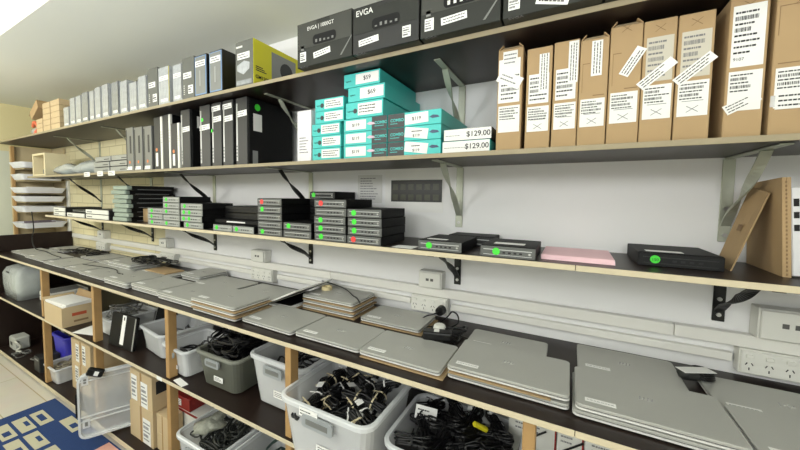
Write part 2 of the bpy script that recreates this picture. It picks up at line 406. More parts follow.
# ------------------------------------------------------------------ laptops
LM = {}
def laptop_meshes(w, d):
    k = (round(w, 3), round(d, 3))
    if k in LM: return LM[k]
    r = 0.012
    lo = MB().loops([rr(w-.02, d-.02, r, 4, 0.0), rr(w-.002, d-.002, r, 4, 0.0038), rr(w, d, r, 4, 0.0048), rr(w, d, r, 4, 0.0088)]).mesh('base', ALUD)
    sl = MB().loops([rr(w-.005, d-.005, r, 4, 0.0089), rr(w-.005, d-.005, r, 4, 0.0113)]).mesh('seam', ALUDK)
    li = MB().loops([rr(w, d, r, 4, 0.0114), rr(w, d, r, 4, 0.0165), rr(w-.003, d-.003, r, 4, 0.0178)]).mesh('lid', ALU)
    LM[k] = (lo, sl, li); return LM[k]
def laptop(cx, cy, z, w=0.29, d=0.19, rz=0.0, label='', group=None, tagx=0.18, logo=True, lab=True, seed=0):
    t = thing('laptop', label, 'laptop', (cx, cy, z), rz, group)
    lo, sl, li = laptop_meshes(w, d)
    b = link('base', lo, t); link('gasket', sl, b); l = link('lid', li, t)
    top = 0.0178
    if lab:
        x0 = -w/2 + 0.02; y0 = -d/2 + 0.022
        s = MB().box(x0, x0+0.062, y0, y0+0.017, top, top+0.0005).build('label_sticker', LABEL, t); s['label'] = 'white paper label'
        pb = MB()
        rd = random.Random(seed)
        for k in range(1, 2):
            x = x0+.004
            while x < x0+.055:
                ww = rd.uniform(.003, .008); pb.box(x, min(x+ww, x0+.058), y0+.003+k*.004, y0+.0046+k*.004, top+.0005, top+.0007); x += ww+.002
        pb.build('print', GREYINK, s)
    if logo:
        lg = MB()
        for k in range(4):
            x = -0.014 + k*0.008
            lg.hexa([(x,-.006,top),(x+.0025,-.006,top),(x+.0025,-.006,top),(x,-.006,top)] if False else
                    [(x-.003,-.009+(k%2)*.004,top),(x,-.009+(k%2)*.004,top),(x+.003,.009-(k%2)*.002,top),(x,.009-(k%2)*.002,top),
                     (x-.003,-.009+(k%2)*.004,top+.0004),(x,-.009+(k%2)*.004,top+.0004),(x+.003,.009-(k%2)*.002,top+.0004),(x,.009-(k%2)*.002,top+.0004)])
        lg.build('logo', LOGOM, t)
    return t
T = 0.0186
def stack(x0, x1, yf, n, desc, d=0.19, z=CT, rz=0.0, jit=0.006, card=None, grp=None, logo=True):
    rd = random.Random(int(abs(x0)*1000)+n); cx = (x0+x1)/2; w = x1-x0; cy = yf + d/2; zz = z + 0.0004
    pos = {1: ['only'], 2: ['lower', 'top'], 3: ['bottom', 'middle', 'top'], 4: ['bottom', 'second from the bottom', 'second from the top', 'top']}[n]
    out = []
    for k in range(n):
        if card and k in card:
            tag(MB().box(cx-w/2+.006, cx+w/2+(.01 if n == 3 or n == 1 else -.04), yf-.003, yf+d, zz, zz+.0036).build('cardboard_sheet', [mat('thin_card', (164, 140, 104), .8)], bevel=0.0005),
                'card under %s laptop, %s' % (pos[k] if n > 1 else 'single', desc), 'cardboard'); zz += 0.0042
        top = k == n-1
        lb = ('silver laptop, ' + (('%s of the ' % pos[k]) if n > 1 else '') + desc)
        out.append(laptop(cx + (rd.uniform(-jit, jit) if not top else 0), cy + (rd.uniform(0, jit*1.2) if not top else 0), zz, w, d, rz + (rd.uniform(-.008, .008) if not top else 0), lb, grp, lab=True, logo=logo and top, seed=k+n))
        zz += T
    return out, zz
F_ = 'laptops in the front row of the worktop'; R_ = 'laptops in the back row of the worktop'
stack(-4.17, -3.79, 0.93, 1, 'one at the far left front by the end board', grp=F_)
stack(-3.76, -3.39, 0.91, 1, 'one second from the left end of the front row', grp=F_)
stack(-3.34, -3.00, 0.902, 1, 'one third from the left end of the front row', grp=F_)
stack(-2.97, -2.73, 0.905, 1, 'narrow one fourth from the left in the front row', grp=F_)
stack(-2.71, -2.37, 0.895, 1, 'one left of the first front-row pile', grp=F_)
stack(-2.325, -2.065, 0.878, 2, 'leftmost front-row pile, above the black tablet', grp=F_)
stack(-2.05, -1.78, 0.892, 2, 'front-row pile second from the left, above the angled clear tubs', grp=F_)
stack(-1.765, -1.46, 0.876, 2, 'front-row pile just left of the tallest front pile', grp=F_)
stack(-1.45, -1.155, 0.862, 3, 'tallest front-row pile with cardboard', grp=F_, card=(1, 2), jit=0.008)
stack(-1.148, -0.868, 0.888, 1, 'front one just right of the tallest front-row pile', grp=F_, d=0.205, rz=-0.02)
stack(-0.862, -0.582, 0.896, 1, 'front one in front of the three-high pile with tape roll', grp=F_)
stack(-0.576, -0.302, 0.888, 1, 'front one on a cardboard sheet left of the cable pile', grp=F_, card=(0,))
stack(-0.288, 0.018, 0.905, 2, 'large front pile with card between, in the right half', grp=F_, card=(1,), d=0.205)
stack(0.030, 0.330, 0.895, 2, 'large front pile second from the right edge', grp=F_, d=0.205)
stack(0.336, 0.64, 0.885, 2, 'front pile cut by the right edge', grp=F_, d=0.19)
stack(-4.10, -3.78, 1.15, 1, 'one at the far left back with black cables on it', grp=R_)
stack(-3.38, -3.06, 1.13, 1, 'back one right of the black cables at the left', grp=R_)
stack(-3.03, -2.79, 1.12, 1, 'back one left of the back pile with cables', grp=R_)
stack(-2.77, -2.47, 1.075, 3, 'back pile beside a black cable bundle', grp=R_)
stack(-2.44, -2.10, 1.10, 1, 'thick back one under the cardboard wedge', grp=R_, d=0.16)
stack(-2.06, -1.87, 1.165, 2, 'back pile right of the cardboard wedge', grp=R_)
stack(-1.85, -1.53, 1.10, 1, 'back one left of the left quad socket', grp=R_, d=0.21)
stack(-1.505, -1.215, 1.10, 1, 'back one left of the wedge-open laptop', grp=R_, d=0.21)
_, ztop3 = stack(-1.055, -0.775, 1.145, 3, 'three-high back pile under a tape roll', grp=R_, card=(0, 1, 2), jit=.004)
stack(-0.735, -0.47, 1.14, 1, 'back one on cardboard left of the cable pile', grp=R_, card=(0,), d=0.18)
stack(-0.296, -0.046, 1.125, 1, 'back one right of the cable pile', grp=R_, d=0.15)
stack(0.040, 0.292, 1.135, 1, 'back one right of the black gap', grp=R_, d=0.19)
stack(0.335, 0.63, 1.085, 1, 'back one at the right edge below the quad socket', grp=R_, d=0.19)
tag(MB().box(-2.40, -2.16, 1.13, 1.25, CT+T+.001, CT+T+.007).build('cardboard_piece', CARD, bevel=.0008), 'small brown cardboard piece lying on a back laptop at left', 'cardboard')
# wedge-open laptop
t = thing('open_laptop', 'silver laptop lying sideways with its lid wedged partly open', 'laptop', (-1.195, 1.075, CT+.0046))
MB().box(0, 0.125, 0, 0.27, 0, 0.011).build('base', ALUD, t, bevel=0.003)
MB().box(0.01, 0.11, 0.03, 0.24, 0.0112, 0.0122).build('keyboard', BLACKM, t)
Ml = Matrix.Rotation(-0.43, 4, 'Y')
MB().box(0, 0.19, 0, 0.27, 0.012, 0.020, M=Ml).build('lid', ALUD, t, bevel=0.003)
MB().box(0.01, 0.18, 0.01, 0.26, 0.0108, 0.0118, M=Ml).build('screen', BLACK, t)
tag(MB().box(-1.20, -1.065, 1.10, 1.345, CT+.0004, CT+.004).build('cardboard_sheet', CARD), 'brown cardboard sheet under the wedge-open laptop', 'cardboard')
# tape roll
ring = [rr(.05, .05, .0249, 6, z) for z in (0, .016)]
inn = [rr(.036, .036, .0179, 6, z) for z in (.016, 0)]
tr = MB().loops(ring + inn + [ring[0]], cap0=False, cap1=False).build('tape_roll', TAPEROLL); tr.location = (-1.0, 1.26, ztop3+.0002)
tag(tr, 'small roll of cream masking tape on the three-high laptop pile', 'tape')

# cables -------------------------------------------------------------
def smooth_pts(ps, n=6):
    out = []; P = [Vector(p) for p in ps]
    for i in range(len(P)-1):
        p0, p1, p2, p3 = P[max(i-1,0)], P[i], P[i+1], P[min(i+2, len(P)-1)]
        for k in range(n):
            u = k/n
            out.append(0.5*((2*p1)+(p2-p0)*u+(2*p0-5*p1+4*p2-p3)*u*u+(3*p1-p0-3*p2+p3)*u**3))
    out.append(P[-1]); return out
def tangle(name, x0, x1, y0, y1, z0, z1, loops, label, cat='cables', m=CABLE, r=0.003, seed=1, n=5, kind='stuff', size=(0.03, 0.07)):
    rd = random.Random(seed); b = MB()
    for k in range(loops):
        cx, cy, cz = rd.uniform(x0, x1), rd.uniform(y0, y1), rd.uniform(z0, z1); a = rd.uniform(*size); e = rd.uniform(.4, 1)
        E = Matrix.Rotation(rd.uniform(0, 2*PI), 4, 'Z') @ Matrix.Rotation(rd.uniform(-.7, .7), 4, 'X'); pts = []
        turns = rd.choice((1, 2, 2)); st = 14
        for i in range(st*turns):
            th_ = i*2*PI/st; q = E @ Vector((a*math.cos(th_)*(1+.06*turns*math.sin(th_*.5)), a*e*math.sin(th_), .004*i/st))
            p = Vector((min(max(cx+q.x, x0+r), x1-r), min(max(cy+q.y, y0+r), y1-r), min(max(cz+q.z, z0+r), z1-r)))
            pts.append(p)
        b.tube(pts, r, n)
    o = b.build(name, m, smooth=True)
    return tag(o, label, cat, kind=kind)
# black mains cable lying over the three-high pile
b = MB(); b.tube(smooth_pts([(-1.10, 1.345, .965), (-1.00, 1.325, .962), (-.93, 1.30, .961), (-.87, 1.26, .9605), (-.82, 1.22, .9605), (-.79, 1.20, .962), (-.765, 1.19, .945)]), .003, 6)
tag(b.build('mains_cable', CABLE, smooth=True), 'thin black cable trailing over the three-high laptop pile', 'cable')
# plug and lead
pl = thing('plug_lead', 'black plug in the quad socket with lead trailing into the cable pile', 'cable', (-.450, 1.335, .932))
MB().cyl((0, -.034, 0), .018, .034, 'y', 16, r2=.02).build('plug', BLACK, pl, bevel=.002)
b = MB(); b.tube(smooth_pts([(0, -.034, 0), (-.02, -.055, -.008), (-.05, -.06, -.02), (-.062, -.085, -.036), (-.04, -.12, -.04), (.0, -.09, -.04), (.03, -.03, -.02), (.05, -.02, .005), (.075, -.025, -.005), (.08, -.05, -.03), (.04, -.12, -.038), (.05, -.17, -.02), (.09, -.185, -.008), (.13, -.17, -.006), (.145, -.155, -.006), (.12, -.145, -.006), (.07, -.15, -.012)]), .003, 6)
b.build('lead', CABLE, pl, smooth=True)
tangle('cable_pile', -.445, -.325, 1.08, 1.29, CT+.001, CT+.022, 13, 'tangled pile of black cables on the worktop below the plugged socket', seed=4, size=(.03, .06))
ad = thing('power_brick', 'black power brick with a white sticker in the cable pile', 'adapter', (-.385, 1.10, CT+.022), .3)
MB().box(-.05, .05, -.022, .022, 0, .03).build('body', BLACK, ad, bevel=.006, seg=2)
MB().box(-.012, .006, -.012, .012, .03, .0306).build('label', LABEL, ad)
wp = thing('white_plug', 'white round plug lying on the black cable pile', 'plug', (-.405, 1.18, CT+.022))
MB().cyl((0, 0, 0), .026, .022, 'z', 16, r2=.02).build('body', WHITEP, wp, bevel=.003)
MB().tube(smooth_pts([(.02, 0, .01), (.05, -.02, .012), (.08, -.01, .0), (.11, .02, -.02)]), .0028, 6).build('lead', CABLE, wp, smooth=True)
# cable bundle on left back pile
tangle('cable_bundle', -2.62, -2.22, 1.13, 1.27, CT+3*T+.001, CT+3*T+.03, 26, 'bundle of black cables lying on the back laptop pile at left', seed=8, r=.0035)
tangle('cable_bundle', -3.85, -3.3, 1.14, 1.30, CT+T+.001, CT+T+.018, 12, 'black cables with a plug across the far left back laptops', seed=9, size=(.05, .1))
b = MB(); b.tube(smooth_pts([(-3.98, 1.02, 1.24), (-3.99, 1.03, 1.1), (-4.0, 1.02, 1.0), (-3.97, 1.03, .925), (-3.85, 1.06, .908), (-3.6, 1.03, .907), (-3.4, 1.02, .907)]), .004, 6)
tag(b.build('hanging_cable', CABLE, smooth=True), 'black cable hanging down over the dark end board at far left', 'cable')
b = MB(); b.tube(smooth_pts([(-2.95, 1.0, .907), (-2.6, 1.04, .907), (-2.45, 1.0, .907), (-2.3, .965, .924)]), .003, 6)
tag(b.build('thin_cable', CABLE, smooth=True), 'thin dark cable lying across the left front laptops', 'cable')
# mouse-like charger with white label at right
t = thing('charger_bundle', 'coiled dark charger with a white label on the right laptops', 'charger', (.312, 1.225, CT+T+.0012), .4)
MB().loops([rr(.05, .03, .012, 4, 0), rr(.06, .038, .016, 4, .012), rr(.05, .03, .012, 4, .026)]).build('body', DGREY, t, smooth=True)
b = MB()
for k in range(4):
    b.tube([(.03+.026*math.cos(a)*(1-.05*k), .02*math.sin(a)*1.2, .006+.006*k) for a in [i*2*PI/16 for i in range(16)]], .003, 6, closed=True)
b.build('coiled_lead', BLACK, t, smooth=True)
MB().box(-.04, .045, -.03, .004, .029, .0296, M=Matrix.Rotation(.1, 4, 'Z')).build('label', LABEL, t)

# ------------------------------------------------------------------ top shelf
def plate(x0, x1, y, z0, z1, name, m, parent, d=.0008):
    return MB().box(x0, x1, y-d, y, z0, z1).build(name, m, parent)
packs = [(-3.160,-3.068,2.007,'f'),(-3.050,-2.965,2.057,'f'),(-2.955,-2.869,2.058,'f'),(-2.860,-2.765,2.067,'g'),(-2.745,-2.677,2.062,'f'),
 (-2.667,-2.587,2.072,'f'),(-2.568,-2.480,2.075,'f'),(-2.444,-2.355,2.070,'g'),(-2.339,-2.248,2.060,'f'),(-2.229,-2.144,2.035,'f'),
 (-2.133,-2.042,2.054,'f'),(-2.028,-1.930,2.076,'d'),(-1.922,-1.818,2.064,'f'),(-1.788,-1.709,2.055,'f'),(-1.704,-1.606,2.072,'d'),(-1.600,-1.506,2.064,'b'),(-1.487,-1.392,2.062,'b')]
plab = ['short silver film-wrapped pack beside the small brown cartons', 'silver film-wrapped pack, second right of the small brown cartons', 'silver film-wrapped pack, third right of the small brown cartons', 'greyer film-wrapped pack, fourth right of the small brown cartons',
 'narrow silver film-wrapped pack, fifth right of the brown cartons', 'silver film-wrapped pack, sixth right of the brown cartons', 'silver film-wrapped pack left of the first dark gap', 'greyer film-wrapped pack right of the first dark gap',
 'crinkled silver pack left of the lowest wrapped pack', 'lowest silver wrapped pack in the middle of the row', 'crinkled silver pack just left of the dark grey pack', 'dark grey pack with two white labels, left one of two',
 'crinkled silver pack with a yellow side edge', 'narrow crinkled silver pack between yellow edge and dark grey pack', 'dark grey pack with two white labels, right one of two', 'grey blue-edged pack, left one of the pair', 'grey blue-edged pack, right one of the pair, with dark side']
GP = 'upright hardware packs on the top shelf'
for i, (x0, x1, zt, k) in enumerate(packs):
    h = zt - S1T - .0004; w = x1-x0-.001
    t = thing('hardware_pack', plab[i], 'box', (x0, .997, S1T+.0004), 0, GP)
    d = .16 if i < 15 else .2
    MB().box(0, w, 0, d, 0, h).build('carton', {'f': [FILM], 'g': [FILM2], 'd': [PACKD], 'b': [EVGAB]}[k], t, bevel=.002)
    if k in 'fg':
        sticker(t, w*.2, w*.8, h*.07, h*.15, 0, LABEL, prt=1, seed=i, rows=2, pm=GREYINK)
        if i > 11: sticker(t, w*.1, w*.9, h*.64, h*.76, 0, LABEL, prt=1, seed=i+9, rows=2, pm=GREYINK)
        plate(w*.94, w*.995, 0, .01, h*.99, 'edge_band', OLIVE if i in (12,) else (BLACKM if i in (6, 7, 8) else MGREY), t)
    elif k == 'd':
        sticker(t, w*.1, w*.78, h*.5, h*.64, 0, prt=1, seed=i, rows=2)
        sticker(t, w*.5, w*.9, h*.12, h*.32, 0, prt=1, seed=i+3, barcode=True)
        for q in range(5): plate(w*.12, w*.2, 0, h*(.12+.05*q), h*(.14+.05*q), 'icon', WHITET, t)
    else:
        plate(w*.03, w*.97, 0, h*.03, h*.97, 'front_panel', BLUEE, t)
        plate(w*.08, w*.9, -.0008, h*.06, h*.95, 'window_print', PACKM, t)
        sticker(t, w*.1, w*.9, h*.72, h*.86, -.0016, prt=1, seed=i, rows=2)
        plate(w*.42, w*.52, -.0016, h*.25, h*.62, 'stripe', SILVER, t)
# dark boards showing between packs
tag(MB().box(-2.245, -2.14, 1.04, 1.20, S1T+.161, S1T+.19).build('flat_pack', mat('olive_pack', (70, 68, 40), .5)), 'dark olive flat pack lying on the lowest wrapped pack', 'box')
bpy.data.objects['flat_pack'].location.z = 2.0362 - (S1T+.161)
# yellow power supply carton
t = thing('power_supply_carton', 'bright yellow power supply carton with grey end on the top shelf', 'box', (-1.300, .997, S1T+.0004), 0, None)
h = .192; w = .113
MB().box(0, w, 0, .345, 0, h).build('carton', YELL, t, bevel=.001)
plate(.001, w-.001, 0, .001, h-.001, 'end_panel', PACKD, t)
sticker(t, w*.12, w*.8, h*.6, h*.74, -.0008, prt=1, seed=3, rows=2)
plate(w*.05, w*.4, -.0008, h*.86, h*.9, 'brand_print', WHITET, t)
MB().prism([(w*.1, h*.36), (w*.45, h*.26), (w*.78, h*.36), (w*.8, h*.5), (w*.5, h*.56), (w*.1, h*.48)], 0, .0006, M=Matrix(((1,0,0,0),(0,0,-1,-.0008),(0,1,0,0),(0,0,0,1)))).build('product_picture', FILM, t)
plate(w*.05, w*.9, -.0008, h*.04, h*.14, 'spec_print', FILM2, t)
sd = MB().box(w, w+.0006, .10, .25, .05, .17).build('side_picture', PACKM, t)
MB().cyl((w+.0006, .19, .105), .04, .0006, 'x', 20).build('fan_picture', DGREY, sd)
fs = lettering('GM1200', .021, (w+.0006, .010, .030), INK, t, rot=(PI/2, 0, PI/2), bold=.0003)
bb = MB()
for q in range(3): bb.box(w, w+.0004, .012, .07-.01*q, .062+q*.008, .066+q*.008)
bb.build('side_print', INK, t)
plate(0, 0, 0, 0, 0, 'x', INK, t) if False else None

def evga(x0, x1, h, model, label, m, i, hole=True):
    t = thing('power_supply_carton', label, 'box', (x0, .955, S1T+.0004), 0, 'black power supply cartons on the top shelf')
    w = x1-x0-.002; d = .2
    MB().box(0, w, 0, d, 0, h).build('carton', m, t, bevel=.0015)
    plate(.004, w-.004, 0, h*.42, h*.98, 'upper_panel', EVGAP if m is EVGAM else EVGAM, t)
    lettering(model, .026 if len(model) < 6 else .018, (w*.05 if i == 1 else w*.2, -.001, h*.80), WHITET, t, bold=.0002 if len(model) < 6 else 0)
    # carry slot with torn card
    if hole:
        sl = MB().loops([rr(w*.42, .034, .012, 4, z, w*.52, 0) for z in (0, .0006)], M=Matrix(((1,0,0,0),(0,0,-1,-.0009),(0,1,0,h*.55),(0,0,0,1)))).build('carry_slot', BLACKM, t)
        tb = MB()
        rd = random.Random(i)
        for q in range(5):
            xx = w*.36 + q*.018; tb.box(xx, xx+.008, -.0022, -.0016, h*.55-.010, h*.55-.010+rd.uniform(.003, .012))
        if i in (2,): tb.build('white_tab', WHITET, sl)
        else: tb.build('white_tab', MGREY, sl)
    if i < 4:
        sx = {0: .32, 1: .1, 2: .28, 3: .36}[i]
        rz = {0: .12, 1: .08, 2: .06, 3: -.28}[i]
        s = sticker(t, w*sx, w*sx+.075, h*(.17 if i != 3 else .06), h*(.30 if i != 3 else .23), 0, rot=rz, prt=1, seed=i, rows=2)
        if i == 3: pass
    xs = .06 if i != 1 else .77
    sticker(t, w*xs, w*xs+.028, h*.12, h*.34, 0, prt=1, seed=i+11, barcode=True, rows=4)
    if i != 1: plate(w*xs+.004, w*xs+.018, 0, h*.38, h*.48, 'code_print', MGREY, t)
    # diagonal grey corner print at right
    if i != 1:
        MB().prism([(w*.80, 0.012), (w*.995, h*.45), (w*.995, h*.42), (w*.83, .012)], 0, .0006, M=Matrix(((1,0,0,0),(0,0,-1,-.0002),(0,1,0,0),(0,0,0,1)))).build('corner_stripe', MGREY, t)
    lettering('EVGA', .015, (w*.06, .008, -.0006), GREYINK, t, rot=(PI, 0, 0))
    # lid tab
    MB().box(w*.38, w*.62, -.0012, 0, h*.90, h*.985).build('lid_tab', m, t)
    return t
evga(-.900, -.654, .156, 'EVGA | 1000GT', 'charcoal power supply carton, leftmost of the large black cartons', EVGAM, 0)
evga(-.652, -.412, .150, 'EVGA', 'blackest power supply carton, second of the large black cartons', EVGAB, 1)
evga(-.409, -.178, .158, 'EVGA', 'charcoal power supply carton with torn carry slot, third from the left', EVGAM, 2)
evga(-.174, .05, .158, 'EVGA', 'charcoal power supply carton with a tilted white label, above the first brown cartons', EVGAM, 3)
evga(.054, .28, .158, 'EVGA', 'charcoal power supply carton at the top right, above the brown cartons', EVGAM, 4)

# small brown cartons at far left on top shelf
def carton(name, label, x0, x1, yf, d, z0, z1, m=CARD, group=None, cat='box', rz=0.0, tape=True, rot=None):
    t = thing(name, label, cat, (x0, yf, z0+.0004), rz, group, rot)
    w, h = x1-x0, z1-z0-.0008
    MB().box(0, w, 0, d, 0, h).build('carton', m, t, bevel=.0012)
    if h < .05: MB().box(.002, w-.002, .002, d-.002, h, h+.0012).build('lid_seam', CARDD, t)
    if tape: MB().box(w*.44, w*.56, -.0004, 0, h*.6, h).build('tape', TAPE, t)
    return t
n_ = ['bottom', 'second', 'third', 'fourth', 'top']
for k in range(3): carton('small_carton', '%s small brown carton of the low stack behind the plastic bag' % ['bottom', 'middle', 'top'][k], -3.70, -3.575, 1.0, .12, S1T+k*.036, S1T+k*.036+.0345, CARDL, 'small flat cartons on the top shelf', tape=False)
for k in range(5): carton('small_carton', '%s small brown carton of the left tall stack' % n_[k], -3.56, -3.42, 1.0, .14, S1T+k*.043, S1T+k*.043+.0415, CARDL, 'small flat cartons on the top shelf', tape=False)
for k in range(5): carton('small_carton', '%s small brown carton of the right tall stack' % n_[k], -3.405, -3.245, 1.0, .14, S1T+k*.043, S1T+k*.043+.0415, CARDL, 'small flat cartons on the top shelf', tape=False)
t = thing('open_carton', 'small open brown carton tipped on the low carton stack', 'box', (-3.80, 1.0, S1T+.118), 0, rot=(0, -.5, 0))
MB().box(0, .17, 0, .12, 0, .07).build('carton', CARD, t, bevel=.001)
MB().box(-.04, 0, 0, .12, .06, .062).build('flap', CARDL, t); MB().box(.01, .16, .01, .11, .0702, .0708).build('opening', CARDD, t)
t = thing('plastic_bag', 'crumpled clear plastic bag with an orange strap at the far left', 'bag', (-4.05, 1.06, S1T+.0004))
def blob(parent, name, m, cx, cy, cz, sx, sy, sz, seed, amp=.22):
    rd = random.Random(seed); ph_ = [rd.uniform(0, 6) for _ in range(6)]; L = []
    nu, nv = 20, 9
    for j in range(nv):
        v = -PI/2 + PI*(j+.15)/(nv-.7); ring_ = []
        for i in range(nu):
            u = i*2*PI/nu
            k = 1 + amp*(math.sin(3*u+ph_[0]+v*2)+math.sin(5*u-ph_[1]+3*v)*.6+math.sin(7*u+ph_[2]-4*v)*.5)/2
            z = sz*math.sin(v)*(1 + amp*.4*math.sin(2*u+ph_[3]))
            ring_.append((cx+sx*math.cos(v)*math.cos(u)*k, cy+sy*math.cos(v)*math.sin(u)*k, max(cz+z, 0.0)))
        L.append(ring_)
    return MB().loops(L).build(name, m, parent, smooth=True)
blob(t, 'bag', BAGM, 0.05, .08, .05, .12, .08, .06, 3)
MB().tube(smooth_pts([(-.02, .02, .1), (.05, .01, .13), (.1, .02, .08), (.09, .0, .03), (.12, .0, .01)]), .013, 6).build('orange_strap', mat('orange_strap', (232, 120, 84), .5), t, smooth=True)
t = thing('grey_device', 'flat grey device lying at the far left end of the top shelf', 'device', (-4.6, 1.05, S1T+.0004))
MB().box(0, .28, 0, .2, 0, .03).build('body', MGREY, t, bevel=.004); MB().box(.2, .25, -.001, 0, .006, .024).build('label', LABEL, t)

# ------------------------------------------------------------------ middle shelf: upright desktops
def desktop(x0, x1, zt, label, i, style):
    w = x1-x0-.002; h = zt - S2T - .0004; d = .29
    t = thing('desktop_computer', label, 'computer', (x0, 1.052, S2T+.0004), 0, 'upright small desktop computers on the middle wall shelf')
    body = {'silver': MGREY, 'white': DGREY, 'black': BLACKM}[style]
    MB().box(0, w, .012, d, 0, h).build('case', BLACKM if style != 'silver' else DGREY, t, bevel=.002)
    fw = w*.76 if style == 'white' else w
    f = MB().box(0, fw, 0, .0118, 0, h).build('front_bezel', MGREY if style == 'silver' else DGREY, t, bevel=.002)
    if style == 'white':
        e = MB().box(fw+.0004, w, 0, .0118, 0, h).build('side_bezel', WHITEP, t, bevel=.001); e['label'] = 'white edge panel'
        for q in range(5): MB().box(fw+(w-fw)*.4, fw+(w-fw)*.6, -.0006, 0, h*(.5+.05*q), h*(.515+.05*q)).build('port', LOGOD, e)
        if i in (3, 5):
            dot(t, fw*.4, h*.38, 0, .011, ORANGE); plate(fw*.25, fw*.6, 0, h*.06, h*.32, 'label', LABEL, t)
    elif style == 'silver':
        plate(w*.06, w*.16, 0, h*.05, h*.95, 'dark_strip', DGREY, t)
        plate(w*.55, w*.75, 0, h*.4, h*.8, 'drive_slot', DGREY, t)
        plate(w*.05, w*.8, 0, h*.02, h*.1, 'label', LABEL, t)
        dot(t, w*.5, h*.2, 0, .01, ORANGE)
    else:
        plate(w*.06, w*.18, 0, h*.06, h*.92, 'drive_strip', SILVER, t)
        for q in range(4): plate(w*.09, w*.15, -.0008, h*(.12+.05*q), h*(.14+.05*q), 'port', BLACK, t)
        zz = {6: .62, 7: .60, 8: .70, 9: .68, 10: .72}[i]
        sticker(t, w*.06 if i != 7 else w*.0, w*.98, h*zz, h*(zz+.085), 0, rot=.05, prt=1, seed=i, rows=2, pm=GREYINK)
        if i in (8, 9): sticker(t, w*.02, w*.9, h*.87, h*.95, 0, rot=.05, prt=1, seed=i+5, rows=2, pm=GREYINK)
        if i == 7: dot(t, w*.25, h*.77, 0, .011, GREEN)
        if i == 8: dot(t, w*.05, h*.57, 0, .011, GREEN)
        if i == 6:
            s = MB().box(w, w+.0006, .04, .075, h*.7, h*.9).build('side_label', LABEL, t)
        if i == 10:
            MB().box(w, w+.0006, .035, .085, h*.52, h*.78).build('side_label', LABEL, t)
            MB().cyl((w, .06, h*.88), .016, .0008, 'x', 14).build('round_sticker', GREEN, t)
            MB().box(w, w+.0006, .03, .06, h*.02, h*.22).build('side_label', SILVER, t)
    return t
dk = [(-2.413,-2.325,1.807,'silver'),(-2.316,-2.220,1.801,'silver'),(-2.206,-2.116,1.797,'silver'),(-2.089,-2.000,1.836,'white'),(-1.996,-1.920,1.840,'white'),(-1.916,-1.836,1.786,'white'),
 (-1.822,-1.739,1.847,'black'),(-1.655,-1.570,1.849,'black'),(-1.557,-1.481,1.850,'black'),(-1.472,-1.396,1.851,'black'),(-1.377,-1.297,1.851,'black')]
dl = ['upright silver desktop computer, leftmost of the three silver ones', 'upright silver desktop computer, middle of the three silver ones', 'upright silver desktop computer, rightmost of the three silver ones',
 'upright dark desktop with white edge and orange dot, first of the white-edged ones', 'upright dark desktop with white edge, tallest of the white-edged ones', 'shorter upright dark desktop with white edge, rightmost of the white-edged ones',
 'upright black desktop standing apart, with a dark gap on its right', 'upright black desktop with a green dot, leftmost of the group of four', 'upright black desktop with two white labels, second of the group of four', 'upright black desktop with two white labels, third of the group of four', 'upright black desktop, rightmost, with a label and green dot on its side']
for i, (a, b_, z, s) in enumerate(dk): desktop(a, b_, z, dl[i], i, s)
# white upright box
t = thing('white_box', 'white upright box standing left of the teal boxes', 'box', (-.992, 1.052, S2T+.0004))
MB().box(0, .074, 0, .22, 0, .204).build('carton', mat('white_card', (228, 226, 228), .5), t, bevel=.0012)
barprint(t, .012, .062, .03, .1, 0, 3, 6, barcode=False, m=GREYINK)

